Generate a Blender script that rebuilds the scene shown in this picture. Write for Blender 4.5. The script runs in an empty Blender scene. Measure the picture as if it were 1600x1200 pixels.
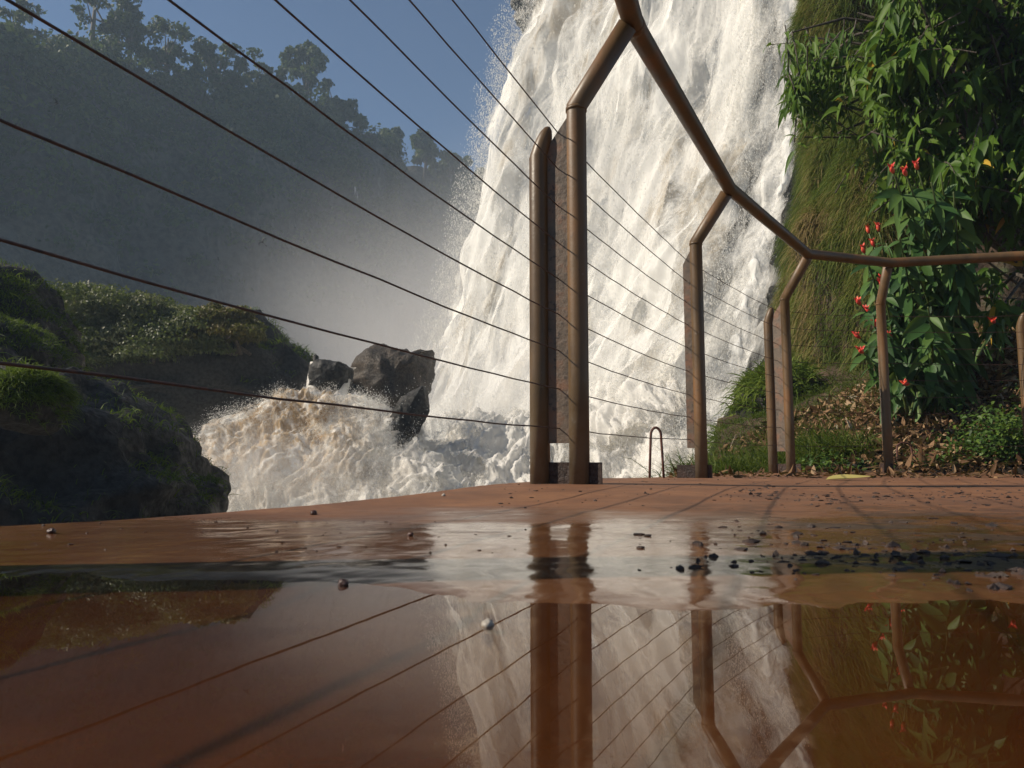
import bpy, math
import numpy as np
from mathutils import Vector

S = bpy.context.scene
C = bpy.context.collection
RNG = np.random.default_rng(11)

# ------------------------------------------------------------------ camera, world, sun, exposure
F, PITCH, CAMZ = 1155.0, math.radians(5.7), 0.08          # focal length in px of a 1600 px wide frame
cam = bpy.data.cameras.new('camera')
cam.sensor_width = 36.0
cam.lens = F / 1600 * 36.0
cam.clip_start, cam.clip_end = 0.02, 3000
cam.dof.use_dof = True
cam.dof.focus_distance = 2.6
cam.dof.aperture_fstop = 24
camo = bpy.data.objects.new('camera', cam)
C.objects.link(camo)
camo.location = (0, 0, CAMZ)
camo.rotation_euler = (math.pi / 2 + PITCH, 0, 0)
S.camera = camo

SUN_EL, SUN_AZ = math.radians(36), math.radians(-96)      # azimuth from +Y, clockwise
sdir = Vector((math.sin(SUN_AZ) * math.cos(SUN_EL), math.cos(SUN_AZ) * math.cos(SUN_EL), math.sin(SUN_EL)))
w = bpy.data.worlds.new('World')
S.world = w
w.use_nodes = True
nt = w.node_tree
sky = nt.nodes.new('ShaderNodeTexSky')
sky.sky_type = 'NISHITA'
sky.sun_disc = False
sky.sun_elevation = SUN_EL
sky.sun_rotation = SUN_AZ
sky.air_density, sky.dust_density, sky.ozone_density = 1.0, 0.0, 3.2
bg = nt.nodes['Background']
bg.inputs['Strength'].default_value = 0.062
nt.links.new(sky.outputs[0], bg.inputs[0])
sl = bpy.data.lights.new('sun', 'SUN')
sl.energy = 5.0
sl.angle = math.radians(0.5)
sl.color = (1.0, 0.89, 0.73)
so = bpy.data.objects.new('sun', sl)
so.rotation_euler = (-sdir).to_track_quat('-Z', 'Y').to_euler()
so.location = (-20, -3, 15)
C.objects.link(so)
S.view_settings.view_transform = 'Standard'
S.view_settings.look = 'None'
S.view_settings.exposure = 0.4
S.view_settings.gamma = 1.0
cy = S.cycles
cy.use_denoising = True
cy.max_bounces, cy.diffuse_bounces, cy.glossy_bounces = 8, 3, 3
cy.transmission_bounces, cy.transparent_max_bounces, cy.volume_bounces = 3, 24, 2
cy.caustics_reflective = cy.caustics_refractive = False
cy.sample_clamp_indirect = 4.0
cy.volume_step_rate = 2.0

# ------------------------------------------------------------------ helpers
_c, _s = math.cos(PITCH), math.sin(PITCH)

def ray(px, py):
    a = (np.asarray(px, float) - 800) / F
    b = (600 - np.asarray(py, float)) / F
    return np.stack([a, _c - b * _s, _s + b * _c], -1)

def aty(px, py, Y):
    r = ray(px, py)
    return r * (np.asarray(Y, float) / r[..., 1])[..., None] + np.array([0, 0, CAMZ])

def ground_at(px, py, z=0.0):
    r = ray(px, py)
    return r * ((z - CAMZ) / r[..., 2])[..., None] + np.array([0, 0, CAMZ])

def _hash(ix, iy, iz, seed):
    h = (ix.astype(np.uint32) * np.uint32(374761393) + iy.astype(np.uint32) * np.uint32(668265263)
         + iz.astype(np.uint32) * np.uint32(2147483647) + np.uint32(seed * 974711 & 0xffffffff))
    h = (h ^ (h >> np.uint32(13))) * np.uint32(1274126177)
    h = (h ^ (h >> np.uint32(16))) * np.uint32(2246822519)
    return ((h ^ (h >> np.uint32(15))) & np.uint32(0xffff)).astype(np.float64) / 32767.5 - 1.0

def vnoise(p, seed=0):
    p = np.asarray(p, float)
    i = np.floor(p).astype(np.int64)
    f = p - i
    u = f * f * f * (f * (f * 6 - 15) + 10)
    out = 0
    for dx in (0, 1):
        for dy in (0, 1):
            for dz in (0, 1):
                hh = _hash(i[..., 0] + dx, i[..., 1] + dy, i[..., 2] + dz, seed)
                wx = u[..., 0] if dx else 1 - u[..., 0]
                wy = u[..., 1] if dy else 1 - u[..., 1]
                wz = u[..., 2] if dz else 1 - u[..., 2]
                out = out + hh * wx * wy * wz
    return out

def fbm(p, octv=4, seed=0, gain=0.5):
    a, t, p = 1.0, 0, np.asarray(p, float)
    for o in range(octv):
        t = t + a * vnoise(p * 2.03 ** o + o * 17.3, seed + o)
        a *= gain
    return t

def smooth(a, b, x):
    t = np.clip((np.asarray(x, float) - a) / (b - a), 0, 1)
    return t * t * (3 - 2 * t)

def mesh(name, V, Fc, mat=None, parent=None, smooth_sh=True, attrs=None, mats=None, midx=None):
    """V (n,3); Fc an (m,k) array, or a list of such arrays."""
    me = bpy.data.meshes.new(name)
    V = np.ascontiguousarray(V, dtype=np.float32)
    fl = Fc if isinstance(Fc, list) else [Fc]
    fl = [np.asarray(f, dtype=np.int32) for f in fl if len(f)]
    tot = np.concatenate([np.full(len(f), f.shape[1], np.int32) for f in fl])
    loops = np.concatenate([f.ravel() for f in fl])
    me.vertices.add(len(V))
    me.vertices.foreach_set('co', V.ravel())
    me.loops.add(len(loops))
    me.loops.foreach_set('vertex_index', loops)
    me.polygons.add(len(tot))
    st = np.concatenate([[0], np.cumsum(tot)[:-1]]).astype(np.int32)
    me.polygons.foreach_set('loop_start', st)
    me.polygons.foreach_set('use_smooth', np.full(len(tot), smooth_sh))
    if attrs:
        for k, v in attrs.items():
            at = me.attributes.new(k, 'FLOAT', 'POINT')
            at.data.foreach_set('value', np.ascontiguousarray(v, dtype=np.float32))
    for m in (mats or ([mat] if mat else [])):
        me.materials.append(m)
    if midx is not None:
        me.polygons.foreach_set('material_index', np.asarray(midx, np.int32))
    me.update(calc_edges=True)
    o = bpy.data.objects.new(name, me)
    C.objects.link(o)
    if parent:
        o.parent = parent
    return o

def tag(o, label=None, cat=None, group=None, kind=None):
    if label: o['label'] = label
    if cat: o['category'] = cat
    if group: o['group'] = group
    if kind: o['kind'] = kind
    return o

def thing(name, label, cat, group=None):
    o = bpy.data.objects.new(name, None)
    o.empty_display_size = 0.1
    C.objects.link(o)
    return tag(o, label, cat, group)

def join(*vf):
    V, Fs, n = [], [], 0
    for v, f in vf:
        V.append(v)
        for ff in (f if isinstance(f, list) else [f]):
            Fs.append(np.asarray(ff) + n)
        n += len(v)
    return np.concatenate(V), Fs

def grid_faces(nv, nu):
    i = np.arange(nv * nu).reshape(nv, nu)
    return np.stack([i[:-1, :-1], i[:-1, 1:], i[1:, 1:], i[1:, :-1]], -1).reshape(-1, 4)

def cr(P, t):
    """Catmull-Rom along axis 0 of P at t in [0,1]."""
    n = P.shape[0]
    x = np.asarray(t) * (n - 1)
    i = np.clip(np.floor(x).astype(int), 0, n - 2)
    f = (x - i).reshape((-1,) + (1,) * (P.ndim - 1))
    g = lambda k: P[np.clip(i + k, 0, n - 1)]
    p0, p1, p2, p3 = g(-1), g(0), g(1), g(2)
    return 0.5 * (2 * p1 + (p2 - p0) * f + (2 * p0 - 5 * p1 + 4 * p2 - p3) * f ** 2 + (3 * p1 - p0 - 3 * p2 + p3) * f ** 3)

def grid_normals(G):
    du = np.gradient(G, axis=1)
    dv = np.gradient(G, axis=0)
    n = np.cross(du, dv)
    return n / (np.linalg.norm(n, axis=-1, keepdims=True) + 1e-9)

def sheet(ctrl, nv, nu):
    """ctrl rows x cols of (px, py, Y): a surface in the world, rows top to bottom."""
    c = np.array(ctrl, float)
    G = cr(aty(c[..., 0], c[..., 1], c[..., 2]), np.linspace(0, 1, nv))
    G = np.swapaxes(cr(np.swapaxes(G, 0, 1), np.linspace(0, 1, nu)), 0, 1)
    n = grid_normals(G)
    if (n * (G - np.array([0, 0, CAMZ]))).sum() > 0:
        n = -n
    return G, n

def tube(path, r, sides=14, cap=True, taper=None):
    P = np.array(path, float)
    n = len(P)
    T = np.zeros_like(P)
    d = np.diff(P, axis=0)
    d /= np.linalg.norm(d, axis=1, keepdims=True)
    T[0], T[-1] = d[0], d[-1]
    if n > 2:
        T[1:-1] = d[:-1] + d[1:]
    T /= np.linalg.norm(T, axis=1, keepdims=True)
    up = np.array([0.31, 0.17, 0.93]) if abs(T[0][2]) < 0.8 else np.array([0.9, 0.2, 0.1])
    V = []
    N = up - T[0] * up.dot(T[0]); N /= np.linalg.norm(N)
    ang = np.linspace(0, 2 * np.pi, sides, endpoint=False)
    rr = np.full(n, r) if taper is None else np.asarray(taper, float)
    for k in range(n):
        N = N - T[k] * N.dot(T[k]); N /= np.linalg.norm(N)
        B = np.cross(T[k], N)
        ring = np.outer(np.cos(ang), N) + np.outer(np.sin(ang), B)
        if 0 < k < n - 1:
            b = d[k] - d[k - 1]
            bn = np.linalg.norm(b)
            if bn > 1e-4:
                b /= bn
                half = d[k - 1].dot(d[k])
                sc = 1 / math.sqrt(max(0.25, (1 + half) / 2))
                ring = ring + np.outer(ring.dot(b) * (sc - 1), b)
        V.append(P[k] + ring * rr[k])
    V = np.concatenate(V)
    i = np.arange(n * sides).reshape(n, sides)
    j = np.roll(i, -1, axis=1)
    Q = np.stack([i[:-1], j[:-1], j[1:], i[1:]], -1).reshape(-1, 4)
    fs = [Q]
    if cap:
        fs += [i[0][::-1][None, :], i[-1][None, :]]
    return V, fs

def box(c, ex, ey, ez, ax=(1, 0, 0), ay=(0, 1, 0)):
    ax, ay = np.array(ax, float), np.array(ay, float)
    az = np.cross(ax, ay)
    V = []
    for sx in (-1, 1):
        for sy in (-1, 1):
            for sz in (-1, 1):
                V.append(np.array(c) + ax * sx * ex / 2 + ay * sy * ey / 2 + az * sz * ez / 2)
    Fq = [[0, 1, 3, 2], [4, 6, 7, 5], [0, 4, 5, 1], [2, 3, 7, 6], [0, 2, 6, 4], [1, 5, 7, 3]]
    return np.array(V), np.array(Fq)

def blob(outline, Y, T, n_out=220, n_ring=46, amp=0.15, fs=1.2, seed=0, p=2.0, lean=0.0, octv=5):
    """A closed rock whose outline seen from the lookout is the polygon; real distance and thickness."""
    O = np.array(outline, float)
    O = np.vstack([O, O[:1]])
    L = np.concatenate([[0], np.cumsum(np.linalg.norm(np.diff(O, axis=0), axis=1))])
    t = np.linspace(0, L[-1], n_out, endpoint=False)
    o = np.stack([np.interp(t, L, O[:, 0]), np.interp(t, L, O[:, 1])], 1)
    o = (np.roll(o, 1, 0) + 2 * o + np.roll(o, -1, 0)) / 4
    W = aty(o[:, 0], o[:, 1], np.full(n_out, Y))
    c = W.mean(0)
    th = np.linspace(0, np.pi, n_ring)
    V = []
    for k in range(1, n_ring - 1):
        s = math.sin(th[k]) ** (2.0 / p)
        z = math.copysign(abs(math.cos(th[k])) ** (2.0 / p), math.cos(th[k]))
        R = c + (W - c) * s
        R = R * 1.0
        R[:, 1] = Y - z * T + lean * (W[:, 2] - c[2]) * s
        V.append(R)
    V = np.array(V)
    V = np.concatenate([np.array([[c[0], Y - T, c[2]]]), V.reshape(-1, 3), np.array([[c[0], Y + T, c[2]]])])
    nr = n_ring - 2
    i = 1 + np.arange(nr * n_out).reshape(nr, n_out)
    j = np.roll(i, -1, 1)
    Q = np.stack([i[:-1], j[:-1], j[1:], i[1:]], -1).reshape(-1, 4)
    t0 = np.stack([np.zeros(n_out, int), j[0], i[0]], -1)
    t1 = np.stack([np.full(n_out, len(V) - 1), i[-1], j[-1]], -1)
    fs_ = [Q, t0, t1]
    N = vert_normals(V, fs_)
    if (N * (V - c)).sum() < 0:
        N = -N
        fs_ = [f[:, ::-1] for f in fs_]
    d = fbm(V * fs, octv, seed) + 0.5 * (1 - 2 * np.abs(vnoise(V * fs * 1.9, seed + 9)))
    V = V + N * (d * amp - amp * 0.2)[:, None]
    return V, fs_

def vert_normals(V, fs_):
    N = np.zeros_like(V)
    for f in fs_:
        f = np.asarray(f)
        n = np.cross(V[f[:, 1]] - V[f[:, 0]], V[f[:, 2]] - V[f[:, 0]])
        for k in range(f.shape[1]):
            np.add.at(N, f[:, k], n)
    return N / (np.linalg.norm(N, axis=1, keepdims=True) + 1e-12)

def scatter(V, fs_, n, rng, wt=None):
    """n random points on triangles/quads of a mesh, with normals; wt(points, normals) keeps a share."""
    T = []
    for f in fs_:
        f = np.asarray(f)
        T.append(f[:, :3])
        if f.shape[1] == 4:
            T.append(f[:, [0, 2, 3]])
    T = np.concatenate(T)
    a, b, c = V[T[:, 0]], V[T[:, 1]], V[T[:, 2]]
    nn = np.cross(b - a, c - a)
    ar = np.linalg.norm(nn, axis=1)
    nn = nn / (ar[:, None] + 1e-12)
    pr = ar.copy()
    if wt is not None:
        pr = pr * wt((a + b + c) / 3, nn)
    pr = pr / pr.sum()
    k = rng.choice(len(T), n, p=pr)
    r1, r2 = np.sqrt(rng.random(n)), rng.random(n)
    P = a[k] * (1 - r1)[:, None] + b[k] * (r1 * (1 - r2))[:, None] + c[k] * (r1 * r2)[:, None]
    return P, nn[k]

def unit(v):
    return v / (np.linalg.norm(v, axis=-1, keepdims=True) + 1e-12)

def blades(P, D, L, W, droop, rng, seg=3):
    """grass blades: start P, direction D, length L, width W, bending down."""
    n = len(P)
    side = unit(np.cross(D, np.array([0, 0, 1.0])) + rng.normal(0, .5, (n, 3)))
    V = np.zeros((n, 2 * seg + 1, 3))
    for s in range(seg + 1):
        t = s / seg
        ctr = P + D * (L * t)[:, None]
        ctr = ctr + np.array([0, 0, -1.0]) * (droop * L * t * t)[:, None]
        if s < seg:
            ww = W * (1 - 0.75 * t)
            V[:, 2 * s] = ctr - side * (ww / 2)[:, None]
            V[:, 2 * s + 1] = ctr + side * (ww / 2)[:, None]
        else:
            V[:, 2 * s] = ctr
    b = (np.arange(n) * (2 * seg + 1))[:, None]
    Q = np.concatenate([b + np.array([[2 * s, 2 * s + 1, 2 * s + 3, 2 * s + 2]]) for s in range(seg - 1)])
    T = b + np.array([[2 * seg - 2, 2 * seg - 1, 2 * seg]])
    return V.reshape(-1, 3), [Q, T]

def leaves(P, D, U, L, W, droop, fold, rng, seg=5, profile=None):
    """folded, drooping leaf surfaces: base P, direction D, upper side U."""
    n = len(P)
    D = unit(D)
    X = unit(np.cross(D, U))
    Z = np.cross(X, D)
    if profile is None:
        profile = lambda t: np.sin(np.pi * t ** 0.75) ** 0.9 * (1 - 0.25 * t)
    V = np.zeros((n, seg + 1, 3, 3))
    tw = rng.normal(0, .25, n)
    for s in range(seg + 1):
        t = s / seg
        ctr = P + D * (L * t * (1 - 0.18 * droop * t))[:, None] - Z * 0
        ctr = ctr + np.array([0, 0, -1.0]) * (droop * L * t * t * 0.6)[:, None]
        hw = W * 0.5 * max(0.02, float(profile(t)))
        xs = X * np.cos(tw * t)[:, None] + Z * np.sin(tw * t)[:, None]
        up = Z * (fold * hw)[:, None]
        V[:, s, 0] = ctr - xs * hw[:, None] + up
        V[:, s, 1] = ctr
        V[:, s, 2] = ctr + xs * hw[:, None] + up
    b = (np.arange(n) * (seg + 1) * 3)[:, None]
    q = []
    for s in range(seg):
        a = s * 3
        q.append([a, a + 1, a + 4, a + 3])
        q.append([a + 1, a + 2, a + 5, a + 4])
    Q = (b[:, :, None] + np.array(q)[None]).reshape(-1, 4)
    return V.reshape(-1, 3), [Q]

def per(v, k):
    return np.repeat(v, k)

def flecks(P, size, stretch, rng, axis=np.array([0, 0, 1.0])):
    """small tetra drops, stretched along axis."""
    n = len(P)
    base = np.array([[1, 0, -.5], [-.5, .87, -.5], [-.5, -.87, -.5], [0, 0, 1.0]])
    a = rng.random(n) * 2 * np.pi
    ca, sa = np.cos(a), np.sin(a)
    V = np.zeros((n, 4, 3))
    ax = axis if axis.ndim == 2 else np.repeat(axis[None], n, 0)
    s1 = unit(np.cross(ax, np.array([0.3, 0.9, 0.1])))
    s2 = np.cross(ax, s1)
    for k in range(4):
        x = base[k, 0] * ca - base[k, 1] * sa
        y = base[k, 0] * sa + base[k, 1] * ca
        V[:, k] = P + s1 * (x * size)[:, None] + s2 * (y * size)[:, None] + ax * (base[k, 2] * size * stretch)[:, None]
    b = (np.arange(n) * 4)[:, None]
    T = (b[:, :, None] + np.array([[0, 1, 3], [1, 2, 3], [2, 0, 3], [0, 2, 1]])[None]).reshape(-1, 3)
    return V.reshape(-1, 3), [T]

# ------------------------------------------------------------------ materials
class NB:
    def __init__(s, name):
        s.m = bpy.data.materials.new(name)
        s.m.use_nodes = True
        s.t = s.m.node_tree
        s.t.nodes.clear()
        s.out = s.n('ShaderNodeOutputMaterial')
    def n(s, typ, **kw):
        nd = s.t.nodes.new(typ)
        for k, v in kw.items():
            setattr(nd, k, v)
        return nd
    def l(s, a, b):
        s.t.links.new(a, b)
    def set(s, inp, v):
        if hasattr(v, 'is_linked') or isinstance(v, bpy.types.NodeSocket):
            s.l(v, inp)
        else:
            inp.default_value = v
    def noise(s, scale, detail=4, rough=.5, vec=None, stretch=None, dist=0):
        nd = s.n('ShaderNodeTexNoise')
        nd.inputs['Scale'].default_value = scale
        nd.inputs['Detail'].default_value = detail
        nd.inputs['Roughness'].default_value = rough
        nd.inputs['Distortion'].default_value = dist
        v = vec or s.coord()
        if stretch:
            mp = s.n('ShaderNodeMapping')
            mp.inputs['Scale'].default_value = stretch
            s.l(v, mp.inputs[0])
            v = mp.outputs[0]
        s.l(v, nd.inputs['Vector'])
        return nd.outputs[0]
    def coord(s):
        if not hasattr(s, '_tc'):
            s._tc = s.n('ShaderNodeTexCoord')
        return s._tc.outputs['Object']
    def ramp(s, fac, stops):
        r = s.n('ShaderNodeValToRGB')
        e = r.color_ramp.elements
        while len(e) < len(stops):
            e.new(0.5)
        for k, (p, c) in enumerate(stops):
            e[k].position = p
            e[k].color = (*c, 1) if len(c) == 3 else c
        s.l(fac, r.inputs[0])
        return r.outputs[0]
    def mr(s, v, a, b, c=0, d=1, sm=True):
        r = s.n('ShaderNodeMapRange')
        if sm: r.interpolation_type = 'SMOOTHSTEP'
        s.set(r.inputs[0], v)
        for k, x in zip((1, 2, 3, 4), (a, b, c, d)):
            r.inputs[k].default_value = x
        return r.outputs[0]
    def math(s, op, a, b=0.0, clamp=False):
        r = s.n('ShaderNodeMath', operation=op)
        r.use_clamp = clamp
        s.set(r.inputs[0], a); s.set(r.inputs[1], b)
        return r.outputs[0]
    def mix(s, f, a, b):
        r = s.n('ShaderNodeMix', data_type='RGBA')
        s.set(r.inputs[0], f)
        for q, v in ((6, a), (7, b)):
            if isinstance(v, tuple): v = (*v, 1) if len(v) == 3 else v
            s.set(r.inputs[q], v)
        return r.outputs[2]
    def attr(s, name):
        return s.n('ShaderNodeAttribute', attribute_name=name).outputs['Fac']
    def bump(s, h, strength=.5, dist=.01):
        b = s.n('ShaderNodeBump')
        b.inputs['Strength'].default_value = strength
        b.inputs['Distance'].default_value = dist
        s.l(h, b.inputs['Height'])
        return b.outputs[0]
    def princ(s, col, rough=.6, normal=None, spec=.5, metal=0.0):
        p = s.n('ShaderNodeBsdfPrincipled')
        if isinstance(col, tuple): col = (*col, 1)
        s.set(p.inputs['Base Color'], col)
        s.set(p.inputs['Roughness'], rough)
        s.set(p.inputs['Metallic'], metal)
        s.set(p.inputs['Specular IOR Level'], spec)
        if normal is not None: s.l(normal, p.inputs['Normal'])
        return p.outputs[0]
    def shader(s, sh):
        s.l(sh, s.out.inputs[0])
        return s.m
    def mixs(s, f, a, b):
        r = s.n('ShaderNodeMixShader')
        s.set(r.inputs[0], f)
        s.l(a, r.inputs[1]); s.l(b, r.inputs[2])
        return r.outputs[0]

def m_leaf(name, stops, rough=.42, trans=.3, spec=.45):
    b = NB(name)
    col = b.ramp(b.attr('var'), stops)
    n = b.noise(14, 3)
    col = b.mix(b.mr(n, .35, .7, 0, .35), col, b.mix(.5, col, (.02, .03, .01)))
    tcol = b.mix(.5, col, (.14, .2, .02))
    p = b.princ(col, rough, spec=spec)
    t = b.n('ShaderNodeBsdfTranslucent')
    b.l(tcol, t.inputs[0])
    return b.shader(b.mixs(trans, p, t.outputs[0]))

def m_rock(name, dark, light, scale=1.0, rough=.55, moss=None):
    b = NB(name)
    n1 = b.noise(1.3 * scale, 8, .62)
    n2 = b.noise(9 * scale, 6, .6)
    col = b.ramp(n1, [(.3, dark), (.55, tuple(.6 * d + .4 * l for d, l in zip(dark, light))), (.75, light)])
    col = b.mix(b.mr(n2, .45, .65, 0, .55), col, tuple(x * .5 for x in dark))
    if moss:
        g = b.n('ShaderNodeNewGeometry')
        sx = b.n('ShaderNodeSeparateXYZ'); b.l(g.outputs['Normal'], sx.inputs[0])
        mk = b.mr(b.math('ADD', sx.outputs[2], b.math('MULTIPLY', n1, .8)), .55, .95)
        col = b.mix(mk, col, moss)
    h = b.math('ADD', b.math('MULTIPLY', n1, .7), b.math('MULTIPLY', n2, .5))
    rg = b.mr(n2, .3, .7, rough - .2, rough + .2)
    return b.shader(b.princ(col, rg, b.bump(h, .9, .12 / scale)))

def m_paint():
    b = NB('brown_paint')
    co = b.coord()
    n1 = b.noise(9, 6, .6, stretch=(1, 1, .35))
    n2 = b.noise(60, 4, .6)
    n3 = b.noise(28, 5, .65)
    col = b.ramp(n1, [(.3, (.068, .042, .020)), (.5, (.112, .066, .029)), (.68, (.165, .078, .028))])
    col = b.mix(b.mr(n2, .58, .72, 0, .6), col, (.07, .04, .026))
    sp = b.n('ShaderNodeSeparateXYZ'); b.l(co, sp.inputs[0])
    foot = b.math('MULTIPLY', b.mr(sp.outputs[2], .02, .34, 1, 0), b.mr(n3, .25, .65, .35, 1))
    col = b.mix(b.math('MULTIPLY', foot, .75), col, (.16, .135, .10))
    col = b.mix(b.mr(n3, .66, .74, 0, .6), col, (.21, .19, .16))
    h = b.math('ADD', b.math('MULTIPLY', n3, .5), b.math('MULTIPLY', n2, .25))
    return b.shader(b.princ(col, b.mr(n1, .3, .7, .34, .55), b.bump(h, .35, .004), spec=.4))

def m_plate():
    b = NB('peeling_plate')
    n1 = b.noise(16, 6, .62)
    n2 = b.noise(70, 4, .6)
    col = b.ramp(n1, [(.35, (.075, .055, .04)), (.5, (.12, .085, .06)), (.62, (.16, .08, .045))])
    col = b.mix(b.mr(n2, .56, .66, 0, .85), col, (.045, .032, .025))
    return b.shader(b.princ(col, .6, b.bump(b.math('ADD', n1, n2), .5, .004)))

def m_wire():
    b = NB('rusty_wire')
    col = b.ramp(b.noise(120, 3), [(.35, (.03, .018, .014)), (.65, (.085, .035, .022))])
    return b.shader(b.princ(col, .6))

def m_water(name, white=(.86, .85, .82), tint=(.5, .34, .17), sharp=3.0, sc=1.0, stretch=(1, 1, .16), trans=.35, bmp=.5):
    b = NB(name)
    n1 = b.noise(1.6 * sc, 7, .62, stretch=stretch)
    n2 = b.noise(6.5 * sc, 5, .65, stretch=(stretch[0], stretch[1], stretch[2] * 2))
    nn = b.math('ADD', b.math('MULTIPLY', n1, .55), b.math('MULTIPLY', n2, .45))
    tm = b.math('MULTIPLY', b.attr('tint'), b.mr(b.noise(.9 * sc, 5, .6, stretch=(1, 1, .5)), .36, .60))
    col = b.mix(tm, white, tint)
    d = b.n('ShaderNodeBsdfDiffuse'); b.l(col, d.inputs[0])
    t = b.n('ShaderNodeBsdfTranslucent'); b.l(col, t.inputs[0])
    body = b.mixs(trans, d.outputs[0], t.outputs[0])
    b.l(b.bump(nn, bmp, .3 / sc), d.inputs['Normal'])
    a = b.math('ADD', b.math('SUBTRACT', nn, .5), b.math('SUBTRACT', b.attr('dens'), .5))
    a = b.math('ADD', b.math('MULTIPLY', a, sharp), .5, clamp=True)
    tr = b.n('ShaderNodeBsdfTransparent')
    return b.shader(b.mixs(a, tr.outputs[0], body))

def m_drop():
    b = NB('water_drops')
    d = b.n('ShaderNodeBsdfDiffuse'); d.inputs[0].default_value = (.9, .89, .86, 1)
    t = b.n('ShaderNodeBsdfTranslucent'); t.inputs[0].default_value = (.9, .89, .86, 1)
    return b.shader(b.mixs(.5, d.outputs[0], t.outputs[0]))

def m_volume(name, dens, color=(1, 1, 1), fall=None, aniso=0.0):
    b = NB(name)
    v = b.n('ShaderNodeVolumePrincipled')
    v.inputs['Color'].default_value = (*color, 1)
    v.inputs['Anisotropy'].default_value = aniso
    if fall is None:
        v.inputs['Density'].default_value = dens
    else:
        ln = b.n('ShaderNodeVectorMath', operation='LENGTH')
        b.l(b.coord(), ln.inputs[0])
        k = b.mr(ln.outputs['Value'], 0.05, .97, 1, 0)
        nz = b.mr(b.noise(fall, 3, .6, stretch=(1.6, 1.6, .45)), .3, .7, .25, 1)
        b.l(b.math('MULTIPLY', b.math('MULTIPLY', b.math('POWER', k, 1.6), nz), dens), v.inputs['Density'])
    b.l(v.outputs[0], b.out.inputs['Volume'])
    return b.m

M_PAINT, M_PLATE, M_WIRE, M_DROP = m_paint(), m_plate(), m_wire(), m_drop()
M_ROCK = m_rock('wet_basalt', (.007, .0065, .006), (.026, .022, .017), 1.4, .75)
M_ROCKB = m_rock('brown_basalt', (.014, .010, .007), (.07, .047, .029), 2.6, .75)
M_CLIFF = m_rock('far_rock', (.02, .022, .02), (.07, .065, .05), .12, .8)
M_SOIL = m_rock('soil_bank', (.03, .02, .012), (.09, .05, .028), 3, .85, moss=(.03, .05, .012))

# ------------------------------------------------------------------ lookout floor with its puddle
EDGE = np.array([(-1.15, -2.5), (-0.98, -1.0), (-0.72, .3), (-0.655, .6), (-0.586, .859), (-0.514, .925), (-.434, 1.037), (-.363, 1.179),
                 (-.273, 1.386), (-.147, 1.714), (.03, 2.12), (.22, 2.62), (.46, 3.15), (.80, 3.62), (1.25, 4.15), (1.55, 4.58), (1.9, 4.72), (2.4, 4.74), (3.2, 4.70), (4.2, 4.6), (6.0, 4.5)])

def ground_h(x, y):
    p = np.stack([x, y, np.zeros_like(x)], -1)
    z = 0.011 * np.exp(-((x - .15) ** 2 + (y - 1.95) ** 2) / .25) - 0.012 * smooth(2.6, 3.6, y)
    shore = 0.445 + 0.075 * smooth(.0, -.12, x) + .026 * fbm(p * 9, 5, 5, .6) + .05 * smooth(.15, .5, x)
    z = z - .0045 * smooth(shore + .03, shore - .09, y)
    md = smooth(.30, .62, x + .5 * fbm(p * 3, 3, 12)) * smooth(.50, .58, y) * smooth(1.4, .9, y)
    z = z + md * .0035 * np.maximum(fbm(p * np.array([22, 30, 1]), 4, 14), 0)
    fine = .00022 * fbm(p * 42, 3, 8) + .0008 * fbm(p * 7, 3, 3)
    return z + fine + .0012

rows = np.concatenate([np.linspace(-2.4, .08, 24)[:-1], np.geomspace(.08, 5.0, 620)])
ncol = 640
X = np.zeros((len(rows), ncol)); Yg = np.zeros_like(X)
for k, yv in enumerate(rows):
    xl = np.interp(min(yv, 4.7), EDGE[:17, 1], EDGE[:17, 0])
    xr = max(1.6, 1.05 * yv + 1.1)
    s = np.linspace(0, 1, ncol)
    X[k] = xl + (xr - xl) * s
    Yg[k] = yv
wob = .012 * fbm(np.stack([X * 0 + 3, Yg * 6, Yg * 0], -1), 4, 21) * (1 - np.linspace(0, 1, ncol))[None] ** 8
X = X + wob
Z = ground_h(X, Yg)
G = np.stack([X, Yg, Z], -1)
fq = grid_faces(*X.shape)
yc = Yg.ravel()[fq].mean(1); xc = X.ravel()[fq].mean(1)
far = np.interp(xc, EDGE[10:, 0], EDGE[10:, 1])
fq = fq[~((xc > .05) & (yc > far))]
b = NB('red_concrete')
n1 = b.noise(5.5, 7, .68, dist=.6); n2 = b.noise(38, 5, .6); n3 = b.noise(210, 3, .6)
col = b.ramp(n1, [(.3, (.125, .053, .022)), (.5, (.18, .076, .031)), (.7, (.25, .115, .048))])
col = b.mix(b.mr(n2, .5, .68, 0, .5), col, (.12, .055, .032))
col = b.mix(b.mr(n3, .62, .74, 0, .6), col, (.04, .026, .018))
sp = b.n('ShaderNodeSeparateXYZ'); b.l(b.coord(), sp.inputs[0])
wetn = b.noise(5, 5, .6, stretch=(.6, 1, 1))
wy = b.math('ADD', sp.outputs[1], b.math('MULTIPLY', b.math('SUBTRACT', wetn, .5), .9))
wet = b.mr(wy, .72, 1.35, 1, 0)
dirt = b.noise(7.5, 6, .66, stretch=(.7, 1, 1))
green = b.math('MULTIPLY', b.mr(sp.outputs[0], .2, .45), b.mr(dirt, .48, .6))
green = b.math('MULTIPLY', green, b.mr(sp.outputs[1], .5, .62))
green = b.math('MULTIPLY', green, b.mr(sp.outputs[1], .75, 1.0, 1, 0))
col = b.mix(b.math('MULTIPLY', green, .8), col, (.045, .04, .014))
col = b.mix(b.math('MULTIPLY', wet, .75), col, b.mix(.7, col, (.055, .024, .012)))
mud = b.noise(11, 7, .7, stretch=(.75, 1.3, 1), dist=.8)
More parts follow.
